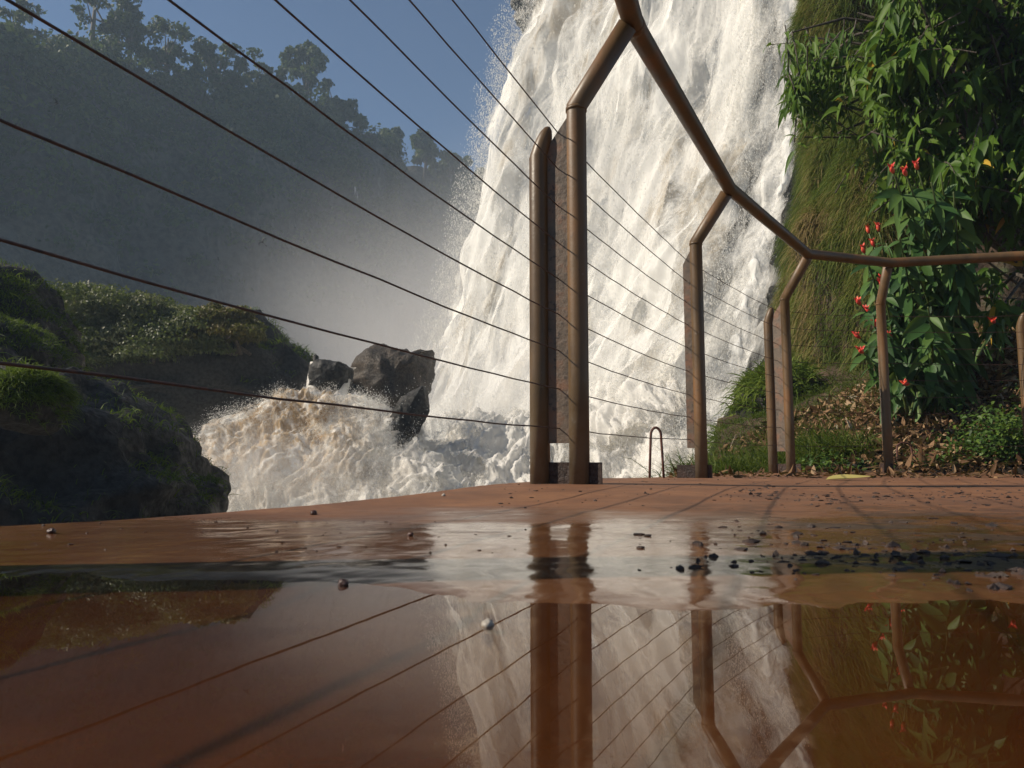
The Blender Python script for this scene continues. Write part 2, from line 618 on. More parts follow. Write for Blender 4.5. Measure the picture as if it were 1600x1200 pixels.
mudm = b.math('MULTIPLY', b.mr(mud, .46, .56), b.mr(b.math('ADD', sp.outputs[0], b.math('MULTIPLY', dirt, .5)), .34, .60))
mudm = b.math('MULTIPLY', b.math('MULTIPLY', mudm, b.mr(sp.outputs[1], .49, .56)), b.mr(sp.outputs[1], .85, 1.5, 1, 0))
col = b.mix(b.math('MULTIPLY', mudm, .85), col, b.ramp(b.noise(60, 5, .65), [(.35, (.016, .011, .007)), (.6, (.06, .038, .02)), (.75, (.12, .075, .035))]))
stain = b.math('MULTIPLY', b.mr(b.noise(2.2, 7, .7, dist=1.0), .52, .64), .55)
col = b.mix(stain, col, (.085, .040, .022))
rg = b.n('ShaderNodeMix'); b.l(wet, rg.inputs[0]); rg.inputs[2].default_value = .75
b.l(b.math('ADD', b.mr(n2, .35, .7, .035, .16), b.math('MULTIPLY', mudm, .38)), rg.inputs[3])
h = b.math('ADD', b.math('MULTIPLY', n2, .6), b.math('MULTIPLY', n3, .4))
bp = b.n('ShaderNodeBump'); bp.inputs['Distance'].default_value = .0022
b.l(b.math('ADD', h, b.math('MULTIPLY', mudm, 1.2)), bp.inputs['Height']); b.l(b.math('ADD', b.mr(wet, 0, 1, .55, .06), b.math('MULTIPLY', mudm, .5)), bp.inputs['Strength'])
M_GROUND = b.shader(b.princ(col, rg.outputs[0], bp.outputs[0], spec=.45))
o = mesh('ground', G.reshape(-1, 3), fq, M_GROUND)
tag(o, kind='structure')

# slab body under the lookout and the rock it stands on
poly = np.vstack([EDGE - np.array([-.012, .0]), [(7, 4.5), (7, -2.5)]])
npl = len(poly)
lv = []
for z, g in ((-.016, 0), (-.25, 0), (-.26, -.10), (-3.5, .5), (-8, 1.2)):
    q = poly.copy(); q[:npl - 2, 0] -= g * 1.0
    lv.append(np.column_stack([q, np.full(npl, z)]))
V = np.concatenate(lv)
i = np.arange(len(lv) * npl).reshape(len(lv), npl); j = np.roll(i, -1, 1)
Q = np.stack([i[:-1], j[:-1], j[1:], i[1:]], -1).reshape(-1, 4)
tag(mesh('terrace', V, [Q, i[0][None, :]], m_rock('terrace_side', (.06, .03, .018), (.16, .07, .04), 2, .8), smooth_sh=False), kind='structure')

b = NB('puddle_water')
ge = b.n('ShaderNodeNewGeometry')
dt = b.n('ShaderNodeVectorMath', operation='DOT_PRODUCT')
b.l(ge.outputs['Incoming'], dt.inputs[0]); b.l(ge.outputs['Normal'], dt.inputs[1])
om = b.math('SUBTRACT', 1.0, b.math('ABSOLUTE', dt.outputs['Value']), clamp=True)
fres = b.math('ADD', .022, b.math('MULTIPLY', b.math('POWER', om, 5.0), .978))
gl = b.n('ShaderNodeBsdfGlossy'); gl.inputs['Roughness'].default_value = 0.0
tr = b.n('ShaderNodeBsdfTransparent'); tr.inputs[0].default_value = (.72, .61, .49, 1)
nb = b.bump(b.noise(14, 2, .5), .012, .004)
b.l(nb, gl.inputs['Normal'])
M_PUD = b.shader(b.mixs(fres, tr.outputs[0], gl.outputs[0]))
ty = np.linspace(.0, .75, 40); tx = np.linspace(-.62, 1.2, 40)
PX, PY = np.meshgrid(tx, ty)
tag(mesh('puddle', np.stack([PX, PY, np.full_like(PX, -.0006)], -1).reshape(-1, 3), grid_faces(40, 40), M_PUD), kind='structure')

# ------------------------------------------------------------------ far wooded cliff
FC = [[(-420, -60, 60), (-150, -50, 70), (60, 75, 80), (200, 95, 88), (330, 135, 96), (460, 155, 105), (560, 215, 115), (660, 250, 128), (760, 300, 140), (900, 330, 160), (1100, 330, 185)],
      [(-430, 120, 56), (-160, 130, 66), (50, 150, 76), (200, 170, 84), (330, 190, 92), (460, 220, 101), (560, 260, 112), (660, 290, 126), (760, 330, 139), (900, 360, 159), (1100, 360, 184)],
      [(-440, 300, 53), (-170, 310, 62), (40, 320, 72), (200, 330, 80), (330, 330, 89), (460, 340, 98), (560, 350, 110), (660, 370, 124), (760, 400, 137), (900, 420, 157), (1100, 420, 182)],
      [(-450, 560, 49), (-180, 560, 58), (30, 560, 67), (200, 560, 76), (330, 560, 86), (460, 560, 95), (560, 560, 107), (660, 560, 121), (760, 560, 135), (900, 560, 155), (1100, 560, 180)],
      [(-460, 860, 46), (-190, 850, 54), (20, 850, 62), (200, 840, 70), (330, 830, 80), (460, 830, 92), (560, 820, 104), (660, 810, 118), (760, 800, 132), (900, 800, 152), (1100, 800, 178)]]
FG, FN = sheet(FC, 160, 300)
FG = FG + FN * (3.0 * fbm(FG * np.array([.12, .12, .05]), 5, 31))[..., None]
tag(mesh('forest_cliff', FG.reshape(-1, 3), grid_faces(160, 300), M_CLIFF), kind='structure')
# plateau behind the rim
top = FG[0]
bk = np.stack([top + np.array([-5, 60.0 * k, 2.0 * k]) for k in (0, 1, 3)])
tag(mesh('hills', bk.reshape(-1, 3), grid_faces(3, 300), M_CLIFF), kind='structure')

M_FOR = m_leaf('forest_leaf', [(0, (.012, .022, .008)), (.5, (.03, .05, .014)), (.85, (.06, .085, .02)), (1, (.10, .10, .03))], .6, .25, .2)
M_BARK = m_rock('bark', (.05, .04, .03), (.14, .11, .085), 4, .85)

def tuft_cloud(centers, radii, n, size, rng, flat=.8):
    """leaf faces spread through the outer part of many small clumps."""
    k = rng.integers(0, len(centers), n)
    d = unit(rng.normal(0, 1, (n, 3)))
    d[:, 2] = np.abs(d[:, 2]) * .9 - .25
    r = radii[k] * (.55 + .5 * rng.random(n))
    P = centers[k] + d * r[:, None] * np.array([1, 1, flat])
    N = unit(d + rng.normal(0, .5, (n, 3)))
    D = unit(np.cross(N, rng.normal(0, 1, (n, 3))))
    L = size * (.6 + .8 * rng.random(n))
    V, Fq = leaves(P, D, N, L, L * .7, np.full(n, .3), np.full(n, .3), rng, seg=2)
    cv = rng.random(len(centers))
    var = np.clip(.68 * cv[k] + .34 * rng.random(n), 0, 1)
    return V, Fq, per(var, 9)

def forest_tree(label, px, py, Y, hpx, wpx, seed, ncl=26, nl=2600, gap=1.0, bare=.35):
    """trunk with limbs and a clumped crown; px, py is the crown's middle."""
    rng = np.random.default_rng(seed)
    m = Y / F
    c = aty(px, py, Y)
    H, W = hpx * m, wpx * m
    base = c - np.array([0, 0, H * .5 + H * bare + 2.0])
    root = thing('tree', label, 'tree', 'trees along the far cliff rim')
    cl = []
    for k in range(ncl):
        d = unit(rng.normal(0, 1, 3)) * rng.random() ** .45
        cl.append(c + d * np.array([W * .52, W * .45, H * .52]) * gap + rng.normal(0, .04, 3) * W)
    cl = np.array(cl)
    rad = np.full(ncl, W * .125) * (.45 + 1.0 * rng.random(ncl))
    V, Fq, var = tuft_cloud(cl, rad, nl, .62 * Y / 95, rng, .7)
    mesh('crown', V, Fq, M_FOR, root, attrs={'var': var})
    parts = [tube([base, base * .5 + c * .5 + rng.normal(0, .3, 3), c + np.array([0, 0, H * .2])], .3, 7, taper=[.4, .28, .08])]
    for k in range(0, ncl, 2):
        s = base + (c - base) * (.55 + .35 * rng.random())
        parts.append(tube([s, (s + cl[k]) / 2 + np.array([0, 0, -.3]), cl[k]], .1, 5, taper=[.14, .09, .03]))
    V, Fs = join(*parts)
    mesh('trunk', V, Fs, M_BARK, root)
    return root

TREES = [
    ('hazy tree with a full crown at the frame\'s top left corner', 20, 50, 82, 120, 90),
    ('tall thin-stemmed tree leaning over the far cliff beside the top left corner', 150, 0, 84, 100, 110),
    ('ragged tree with two tiers, right of the thin-stemmed tree', 205, 45, 88, 100, 80),
    ('wide dark tree below the second highest wire of the fence', 262, 80, 92, 110, 100),
    ('bushy tree on the rim with a rounded top in the middle of the far wood', 345, 110, 97, 100, 95),
    ('low broad tree filling the rim before the pointed dark tree', 415, 125, 101, 80, 80),
    ('tall tree with a tufted crown standing above the right half of the rim', 478, 105, 106, 75, 62),
    ('dark tree whose crown drops steeply to the sky at the rim\'s step', 530, 170, 111, 90, 75),
    ('small tree at the foot of the rim\'s step', 600, 225, 120, 50, 60),
    ('small upright tree standing alone above the low rim near the falls', 663, 228, 127, 52, 46),
    ('rounded low tree right of the lone upright tree', 705, 262, 132, 50, 60),
    ('last low tree of the rim, beside the white water\'s edge', 748, 290, 138, 45, 55),
]
for k, (lab, px, py, Y, hp, wp) in enumerate(TREES):
    forest_tree(lab, px, py, Y, hp, wp, 100 + k, ncl=30 if k != 1 else 14, nl=2600 if k != 1 else 1000, bare=.4 if k in (1, 6, 9) else .15)
# the wood below the rim reads as one mass
rng = np.random.default_rng(5)
cf, nf = scatter(FG.reshape(-1, 3), [grid_faces(160, 300)], 1500, rng,
                 wt=lambda p, n: (fbm(p * .06, 3, 77) > -.25) * np.clip(1.15 - .9 * (top[np.clip((np.interp(p[:, 0] / p[:, 1], top[:, 0] / top[:, 1], np.arange(300))).astype(int), 0, 299), 2] - p[:, 2]) / 26, .02, 1) ** 1.5)
cf = cf + np.array([0, -1.0, 0])
rad = 1.3 + 2.4 * rng.random(len(cf)) ** 2
V, Fq, var = tuft_cloud(cf, rad, 75000, .65, rng)
tag(mesh('forest', V, Fq, M_FOR, attrs={'var': var}), kind='stuff')

# thin far falls on the cliff
M_THIN = m_water('thin_fall', sharp=4, sc=.5, stretch=(1, 1, .08))
for (px, py0, py1, wpx, Y) in ((560, 300, 470, 14, 104), (612, 292, 330, 10, 116), (735, 305, 380, 34, 128)):
    n = 40
    t = np.linspace(0, 1, n)
    G2 = np.stack([aty(px + (s - .5) * wpx * (1 + .5 * t) + 3 * np.sin(t * 5), py0 + (py1 - py0) * t, np.full(n, Y)) for s in np.linspace(0, 1, 7)], 1)
    G2[..., 1] -= 1.0 + 1.2 * np.sin(np.linspace(0, np.pi, 7))[None]
    dens = np.clip(.40 - .25 * t, 0, 1)[:, None] * (np.sin(np.linspace(0, np.pi, 7)) ** .5)[None]
    tag(mesh('waterfall', G2.reshape(-1, 3), grid_faces(n, 7), M_THIN, attrs={'dens': dens.ravel(), 'tint': dens.ravel() * 0}), kind='structure')

# ------------------------------------------------------------------ cliff behind the main fall
BC = [[(790, -220, 44), (850, -200, 38), (1000, -200, 34), (1150, -200, 29), (1240, -200, 25), (1300, -200, 22.5), (1420, -200, 15)],
      [(815, 10, 44), (850, 0, 38), (1000, 0, 34), (1150, 0, 29), (1235, 0, 24.5), (1290, 0, 22), (1420, 0, 15)],
      [(850, 200, 44), (880, 200, 38), (1000, 200, 34), (1150, 200, 28), (1215, 200, 23.5), (1275, 200, 20), (1420, 200, 14)],
      [(850, 400, 43), (880, 400, 37), (1000, 400, 33), (1130, 400, 27), (1200, 400, 21.5), (1245, 400, 17.5), (1420, 400, 12)],
      [(850, 600, 42), (880, 600, 36), (1000, 600, 31), (1120, 600, 24), (1180, 600, 18.5), (1240, 600, 14.5), (1420, 600, 11)],
      [(850, 860, 40), (880, 860, 34), (1000, 860, 28), (1110, 860, 20), (1170, 860, 15.5), (1235, 860, 12), (1420, 860, 10)]]
BG, BN = sheet(BC, 300, 300)
BG = BG + BN * (.55 * fbm(BG * np.array([.5, .5, .35]), 5, 41) + .25 * (1 - 2 * np.abs(vnoise(BG * .9, 43))) + .14 * fbm(BG * 3.1, 4, 44))[..., None]
tag(mesh('cliff', BG.reshape(-1, 3), grid_faces(300, 300), m_rock('wet_cliff', (.012, .012, .010), (.06, .055, .045), 2.5, .5)), kind='structure')

# ------------------------------------------------------------------ main waterfall
LE = [(-160, 872), (0, 838), (90, 802), (180, 782), (270, 764), (360, 744), (450, 722), (530, 700), (620, 672), (700, 652), (820, 640)]
RE = [(-160, 1285), (0, 1268), (90, 1258), (180, 1250), (270, 1238), (360, 1222), (450, 1204), (530, 1182), (620, 1152), (700, 1126), (820, 1105)]
rowsF = []
for k, ((py, xl), (_, xr)) in enumerate(zip(LE, RE)):
    t = k / (len(LE) - 1)
    yl, yr = 36 - 5 * t ** 1.5, 20.5 - 6.5 * t ** 1.2
    r = []
    for s in np.linspace(0, 1, 7):
        bul = math.sin(math.pi * s) * 1.2
        r.append((xl + (xr - xl) * s, py, yl + (yr - yl) * s ** .85 - bul))
    rowsF.append(r)
NV, NU = 760, 460
WG, WN = sheet(rowsF, NV, NU)
U_, V_ = np.meshgrid(np.linspace(0, 1, NU), np.linspace(0, 1, NV))

def fall_disp(p, seed, a=1.0):
    big = fbm(p * np.array([.42, .42, .10]), 3, seed)
    warp = p + np.stack([fbm(p * np.array([.5, .5, .2]), 2, seed + 3)] * 3, -1) * .35
    cl = 1 - np.abs(fbm(warp * np.array([1, 1, .13]) * .8, 3, seed + 5))
    fine = fbm(warp * np.array([1, 1, .09]) * 2.6, 4, seed + 8, .6)
    return a * (.60 * big + .26 * cl + .06 * fine)

edge = np.minimum(smooth(0, .10, U_), smooth(0, .2, 1 - U_))
W1 = WG + WN * (fall_disp(WG, 51) * (.35 + .65 * edge))[..., None]
streak = fbm(WG * np.array([1.0, 1.0, .07]) * .8, 4, 61)
dens = .98 + .28 * streak
dens = dens - .75 * (1 - smooth(0, .06, U_)) - .72 * smooth(.76, .92, U_) * (1 - .5 * smooth(.6, 1, V_))
dens = dens + .25 * smooth(.5, .8, V_) * edge
tint = .95 * smooth(-.15, .55, fbm(WG * np.array([.55, .55, .06]), 4, 63)) * (1 - .6 * smooth(.55, .95, V_))
M_FALL = m_water('falling_water', (.93, .92, .89), (.66, .60, .51), 3.0, 1.6, (1, 1, .10), .55, .18)
tag(mesh('waterfall', W1.reshape(-1, 3), grid_faces(NV, NU), M_FALL, attrs={'dens': dens.ravel(), 'tint': tint.ravel()}), kind='structure')
# a looser veil in front
W2 = WG + WN * (1.0 + fall_disp(WG + 40, 71) * (.4 + .8 * edge))[..., None]
ve = .34 + .42 * fbm(WG * np.array([1, 1, .12]) * 1.0, 4, 73) - .5 * (1 - edge) + .15 * smooth(.4, .8, V_)
W2 = W2[::2, ::2]
tag(mesh('water_veil', W2.reshape(-1, 3), grid_faces(*W2.shape[:2]), M_FALL, attrs={'dens': ve[::2, ::2].ravel(), 'tint': tint[::2, ::2].ravel() * 0}), kind='structure')

# thin water combed over the rock at the right side
WR = WG[:, int(NU * .68):]; NR = WN[:, int(NU * .68):]
u3, v3 = np.meshgrid(np.linspace(0, 1, WR.shape[1]), np.linspace(0, 1, NV))
M_COMB = m_water('combed_water', (.88, .87, .84), (.5, .46, .4), 2.4, 5.0, (1, 1, .07), .4)
for q, off in enumerate((.1, -.35)):
    W3 = WR + NR * (off + .25 * fbm(WR * np.array([1.2, 1.2, .2]), 3, 171 + q))[..., None]
    dv = .50 + .32 * fbm(WR * np.array([1.3, 1.3, .13]), 4, 173 + q) - .5 * (1 - smooth(0, .25, u3)) - .30 * smooth(.8, 1, u3) * (1 - .8 * v3)
    tag(mesh('water_veil', W3[::2].reshape(-1, 3), grid_faces(*W3[::2].shape[:2]), M_COMB, attrs={'dens': dv[::2].ravel(), 'tint': dv[::2].ravel() * 0}), kind='structure')

# drops flying off the fall
rng = np.random.default_rng(23)
def drops_from(Gr, Nr, n, pw, off, size, rng, jit):
    pr = pw.ravel() / pw.sum()
    k = rng.choice(pr.size, n, p=pr)
    P = Gr.reshape(-1, 3)[k] + Nr.reshape(-1, 3)[k] * (off * rng.random(n) ** 1.5)[:, None]
    P = P + rng.normal(0, 1, (n, 3)) * jit
    clump = fbm(P * np.array([1.4, 1.4, .6]), 3, 91)
    return P[clump > -.35 * rng.random(n)]
pw = .5 + 3.0 * np.exp(-U_ / .035) + .5 * smooth(.72, .9, U_) + .5 * V_
P1 = drops_from(W1, WN, 190000, pw, 1.6, 1, rng, np.array([.10, .10, .15]))
lw = np.exp(-U_ / .02) * (.3 + V_)
P2 = drops_from(W1, WN, 45000, lw, .5, 1, rng, np.array([.25, .3, .5]))
P2[:, 0] -= np.abs(rng.normal(0, .3, len(P2)))
P = np.concatenate([P1, P2])
sz = .0105 * (P[:, 1] / 25) * (.5 + 1.3 * rng.random(len(P)) ** 2)
sz[:len(P1)] *= .8
sz[len(P1):] *= .25 + .6 * rng.random(len(P2)) ** 1.5
V, Fs = flecks(P, sz, 3.2, rng)
tag(mesh('spray', V, Fs, M_DROP, smooth_sh=False), kind='stuff')

# side streams down the rock right of the fall
SC = [(1262, 60), (1248, 140), (1240, 200), (1228, 270), (1205, 330), (1185, 400), (1170, 470), (1150, 560), (1128, 640), (1105, 740)]
n = 220
pts = np.array(SC, float)
t = np.linspace(0, 1, n)
cp = cr(pts, t)
Ycen = np.interp(t, [0, .5, 1], [19.5, 16.5, 13.0])
cols = []
for s in np.linspace(-1, 1, 40):
    wv = 12 + 10 * t + 8 * fbm(np.stack([t * 9, t * 0, t * 0], -1), 3, 7)
    cols.append(aty(cp[:, 0] + s * wv, cp[:, 1], Ycen - .4 * (1 - s * s)))
SG = np.stack(cols, 1); SN = grid_normals(SG)
SG = SG + np.where((SN[..., 1:2] < 0), SN, -SN) * (.18 * fbm(SG * np.array([3, 3, .8]), 4, 12))[..., None]
dn = .52 + .3 * fbm(SG * np.array([2.2, 2.2, .25]), 4, 14) - .45 * np.abs(np.linspace(-1, 1, 40))[None] ** 2
tag(mesh('waterfall', SG.reshape(-1, 3), grid_faces(n, 40), m_water('side_stream', sharp=3.2, sc=2.2, stretch=(1, 1, .2)), attrs={'dens': dn.ravel(), 'tint': dn.ravel() * 0}), kind='structure')

# ------------------------------------------------------------------ cascade, churning foot and river
CC = [[(380, 630, 16.6), (430, 612, 16.6), (480, 603, 16.6), (540, 604, 16.6), (600, 618, 16.4), (665, 640, 16.2)],
      [(330, 655, 15.2), (400, 645, 15.2), (470, 636, 15.2), (540, 640, 15.2), (610, 655, 15.1), (660, 690, 15.0)],
      [(283, 698, 14.0), (370, 700, 14.0), (460, 700, 14.0), (540, 700, 14.0), (610, 712, 13.9), (670, 720, 13.9)],
      [(255, 760, 12.9), (360, 770, 12.8), (460, 770, 12.8), (560, 770, 12.8), (640, 770, 12.8), (720, 752, 12.9)],
      [(180, 900, 11.4), (340, 910, 11.2), (460, 910, 11.2), (560, 910, 11.2), (640, 910, 11.2), (740, 880, 11.3)]]
CG, CN = sheet(CC, 420, 420)
fl = np.array([1.0, .45, .45])
warp = CG + np.stack([fbm(CG * .8, 2, 81)] * 3, -1) * .5
hh = .34 * fbm(warp * fl * .8, 3, 82) + .22 * fbm(warp * fl * 2.4, 4, 84, .6) + .10 * (1 - 2 * np.abs(fbm(warp * fl * 5.0, 4, 86, .6)))
uu, vv = np.meshgrid(np.linspace(0, 1, 420), np.linspace(0, 1, 420))
hh = hh - .6 * (1 - smooth(0, .25, vv)) - .15 * (1 - smooth(0, .16, uu))
CG2 = CG + CN * (hh * .40)[..., None]
tn = np.clip(1.15 * np.exp(-((uu - .34) / .36) ** 2) * (1 - smooth(.55, .9, vv)), 0, 1)
dn = 1.05 + .4 * hh - .9 * (1 - np.minimum(smooth(0, .07, uu), smooth(0, .04, vv)))
dn = dn - .95 * np.exp(-((uu - .88) / .09) ** 2) * (1 - smooth(.40, .60, vv))
M_CASC = m_water('churning_water', (.9, .88, .83), (.44, .29, .15), 3.0, 3.8, (1, .6, .45), .4)
tag(mesh('cascade', CG2.reshape(-1, 3), grid_faces(420, 420), M_CASC, attrs={'dens': dn.ravel(), 'tint': tn.ravel()}), kind='structure')
M_FINE = m_water('flying_spray', (.92, .90, .86), (.52, .38, .22), 3.4, 7, (1, .7, .35), .5)
for q, (off, base_) in enumerate(((.10, .44), (.24, .36), (.42, .26))):
    Gv = (CG + CN * ((off + .10 * fbm(CG * 2.2, 3, 181 + q)) * smooth(-.02, .4, vv) + hh * .42)[..., None])[::2, ::2]
    dv = (base_ + .42 * fbm(CG * fl * 1.3, 4, 191 + q) - .8 * (1 - np.minimum(np.minimum(smooth(0, .14, uu), smooth(.06, .3, vv)), smooth(0, .12, 1 - uu))) - .4 * np.exp(-((uu - .88) / .1) ** 2) * (1 - smooth(.40, .60, vv)))[::2, ::2]
    tag(mesh('water_veil', Gv.reshape(-1, 3), grid_faces(210, 210), M_FINE, attrs={'dens': dv.ravel(), 'tint': tn[::2, ::2].ravel()}), kind='structure')

GC = [[(585, 735, 17), (660, 690, 17.6), (740, 655, 18.6), (830, 640, 19.4), (930, 640, 19), (1030, 590, 17.5), (1120, 640, 15)],
      [(580, 760, 15.4), (660, 720, 15.6), (740, 700, 16.2), (830, 700, 16.6), (930, 700, 16), (1030, 660, 15.4), (1120, 700, 13.3)],
      [(570, 800, 14), (660, 780, 14), (740, 775, 14.4), (830, 770, 14.5), (930, 770, 14.2), (1030, 760, 13.6), (1130, 770, 12)],
      [(560, 980, 12), (660, 980, 12), (740, 980, 12), (830, 980, 12), (930, 980, 11.6), (1030, 980, 11), (1130, 980, 10)]]
GG, GN = sheet(GC, 300, 420)
warp = GG + np.stack([fbm(GG * .6, 2, 85)] * 3, -1) * .8
hg = .40 * fbm(warp * .6, 3, 87) + .26 * fbm(warp * 1.8, 4, 88, .6) + .12 * (1 - 2 * np.abs(fbm(warp * 4.2, 4, 89, .6)))
GG2 = GG + GN * (hg * .65)[..., None]
ug, vg = np.meshgrid(np.linspace(0, 1, 420), np.linspace(0, 1, 300))
dg = 1.0 + .3 * hg - .8 * (1 - np.minimum(np.minimum(smooth(0, .12, ug), smooth(0, .2, vg)), smooth(0, .1, 1 - ug)))
tg = .18 * (1 - vg)
for q, off in enumerate((.3, .7)):
    Gv = (GG + GN * (off + hg * .7 + .2 * fbm(GG * 1.4, 3, 281 + q))[..., None])[::2, ::2]
    dv = (.52 + .40 * fbm(GG * .9, 4, 291 + q) - .7 * (1 - np.minimum(np.minimum(smooth(0, .2, ug), smooth(0.02, .35, vg)), smooth(0, .15, 1 - ug))))[::2, ::2]
    tag(mesh('water_veil', Gv.reshape(-1, 3), grid_faces(*Gv.shape[:2]), M_FINE, attrs={'dens': dv.ravel(), 'tint': dv.ravel() * 0}), kind='structure')
tag(mesh('plunge_foam', GG2.reshape(-1, 3), grid_faces(300, 420), M_CASC, attrs={'dens': dg.ravel(), 'tint': tg.ravel()}), kind='structure')

rng = np.random.default_rng(29)
def spray_on(Gr, Nr, hmap, n, lift, size, rng):
    pw = np.exp(2.2 * hmap)
    k = rng.choice(pw.size, n, p=pw.ravel() / pw.sum())
    P = Gr.reshape(-1, 3)[k] + Nr.reshape(-1, 3)[k] * (rng.random(n) ** 2.5 * lift)[:, None]
    P = P + np.array([0, 0, 1.0]) * (rng.random(n) ** 3 * lift)[:, None] + rng.normal(0, .04, (n, 3))
    return P
P = np.concatenate([spray_on(CG2, CN, hh * (dn > .6) - 2 * (dn < .75) - .5 * tn - 2 * (1 - smooth(0, .2, vv)), 120000, .2, 1, rng), spray_on(GG2, GN, hg, 150000, .8, 1, rng)])
sz = .0052 * (P[:, 1] / 16) * (.5 + 1.3 * rng.random(len(P)) ** 2)
V, Fs = flecks(P, sz, 1.5, rng)
tag(mesh('spray', V, Fs, M_DROP, smooth_sh=False), kind='stuff')

# two small spills over the ledge behind
for (x0, x1, y0, y1, w0) in ((492, 488, 565, 612, 7), (548, 528, 574, 622, 9)):
    t = np.linspace(0, 1, 60)
    G2 = np.stack([aty(x0 + (x1 - x0) * t + s * (w0 + 4 * t), y0 + (y1 - y0) * t ** 1.3, 17.6 - 1.0 * t - .2 * (1 - s * s)) for s in np.linspace(-1, 1, 14)], 1)
    dn = .75 + .25 * fbm(G2 * np.array([5, 5, 1.2]), 3, 4) - .3 * np.abs(np.linspace(-1, 1, 14))[None] ** 3
    tag(mesh('waterfall', G2.reshape(-1, 3), grid_faces(60, 14), M_CASC, attrs={'dens': dn.ravel(), 'tint': dn.ravel() * 0 + .15}), kind='structure')
# the river below the lookout
def pond(name, x0, x1, y0, y1, z, nx, ny, amp, fs, tintv):
    px, py = np.meshgrid(np.linspace(x0, x1, nx), np.linspace(y0, y1, ny))
    P = np.stack([px, py, np.full_like(px, z)], -1)
    P[..., 2] += amp * fbm(P * fs, 4, 33)
    return tag(mesh(name, P.reshape(-1, 3), grid_faces(ny, nx), M_CASC, attrs={'dens': np.full(px.size, 2.0), 'tint': np.full(px.size, tintv)}), kind='structure')
pond('river', -60, 30, 1, 40, -6.5, 160, 160, .4, .5, .3)

# ------------------------------------------------------------------ boulders
M_MOSS = m_leaf('moss_grass', [(0, (.04, .07, .010)), (.5, (.10, .16, .02)), (1, (.19, .24, .04))], .6, .35, .2)

def boulder(label, outline, Y, T, mat, grass=None, **kw):
    V, Fs = blob(outline, Y, T, **kw)
    o = mesh('boulder', V, Fs, mat)
    tag(o, label, 'boulder')
    if grass:
        n, L, wtf, lean = grass
        rg = np.random.default_rng(kw.get('seed', 0) + 500)
        P, N = scatter(V, Fs, n, rg, wt=wtf)
        D = unit(N * .7 + np.array([0, 0, .5]) + rg.normal(0, .45, (n, 3)))
        V2, F2 = blades(P, D, L * (.5 + rg.random(n)), np.full(n, L * .075), .4 + .6 * rg.random(n), rg)
        va = np.clip(.45 + .35 * fbm(P * 1.5, 3, 3) + .25 * rg.normal(0, 1, n), 0, 1)
        tag(mesh('grass', V2, F2, M_MOSS, o, attrs={'var': per(va, 7)}), kind='stuff')
    return o, V, Fs

up = lambda a, b: (lambda p, n: smooth(a, b, n[:, 2]) * (.15 + smooth(-.3, .2, fbm(p * .9, 3, 6))))
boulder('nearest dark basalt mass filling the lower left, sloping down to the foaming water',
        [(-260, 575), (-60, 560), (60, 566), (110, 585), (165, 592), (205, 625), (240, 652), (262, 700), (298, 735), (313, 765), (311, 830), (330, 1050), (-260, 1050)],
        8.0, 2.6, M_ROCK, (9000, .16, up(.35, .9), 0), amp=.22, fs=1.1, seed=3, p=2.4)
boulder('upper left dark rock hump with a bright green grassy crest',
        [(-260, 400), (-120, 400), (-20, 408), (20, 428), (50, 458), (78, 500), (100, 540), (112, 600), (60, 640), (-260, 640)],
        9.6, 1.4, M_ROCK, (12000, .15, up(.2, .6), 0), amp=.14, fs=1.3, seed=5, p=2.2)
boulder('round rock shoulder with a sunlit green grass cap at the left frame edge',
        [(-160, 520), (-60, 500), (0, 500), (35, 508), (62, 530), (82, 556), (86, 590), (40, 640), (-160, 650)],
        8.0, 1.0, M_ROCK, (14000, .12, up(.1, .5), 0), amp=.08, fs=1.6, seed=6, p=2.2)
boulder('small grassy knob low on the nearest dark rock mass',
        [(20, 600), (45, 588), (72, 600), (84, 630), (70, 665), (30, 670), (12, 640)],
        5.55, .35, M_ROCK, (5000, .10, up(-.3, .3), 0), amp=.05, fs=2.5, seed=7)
boulder('long dark rock headland under the pale shrubs, left of the cascade',
        [(-60, 520), (60, 500), (150, 490), (240, 490), (320, 500), (395, 505), (425, 522), (448, 542), (470, 562), (481, 590), (478, 606), (440, 632), (385, 655), (350, 690), (300, 725), (250, 760), (-60, 800)],
        20.5, 2.6, M_ROCK, (9000, .3, up(.4, .9), 0), amp=.3, fs=.7, seed=8, p=2.3)
boulder('small dark rock between the two little spills above the cascade',
        [(486, 572), (498, 562), (520, 562), (540, 566), (551, 578), (546, 596), (536, 612), (510, 615), (484, 606)],
        16.9, .5, M_ROCK, None, amp=.05, fs=2.2, seed=9, p=2.6)
boulder('large brown basalt boulder with a dark overhang beside the main fall',
        [(552, 600), (562, 575), (578, 552), (592, 546), (612, 549), (630, 550), (652, 551), (668, 545), (680, 548), (678, 575), (668, 610), (656, 645), (640, 668), (622, 650), (596, 640), (572, 626)],
        20.0, 1.5, M_ROCKB, None, amp=.13, fs=1.2, seed=10, p=2.6, octv=7)
boulder('shaded rock leg under the large boulder, wet and nearly black',
        [(612, 650), (632, 622), (662, 605), (668, 640), (655, 680), (628, 703), (602, 710), (592, 692)],
        14.9, .5, M_ROCK, None, amp=.07, fs=1.8, seed=12, p=2.4)
boulder('little dark stone wedged left of the large brown boulder',
        [(530, 618), (540, 604), (553, 600), (560, 608), (548, 622), (534, 627)],
        19.2, .3, M_ROCK, None, amp=.05, fs=3, seed=13, n_out=90, n_ring=24)
boulder('wet black rock at the foot of the mossy bank, behind the long grass',
        [(1118, 760), (1135, 700), (1150, 645), (1172, 612), (1198, 592), (1232, 590), (1262, 620), (1270, 770)],
        9.0, .8, M_ROCK, (2500, .3, up(.1, .6), 0), amp=.10, fs=1.6, seed=14, p=2.4)
st = aty(493, 580, 16.8)
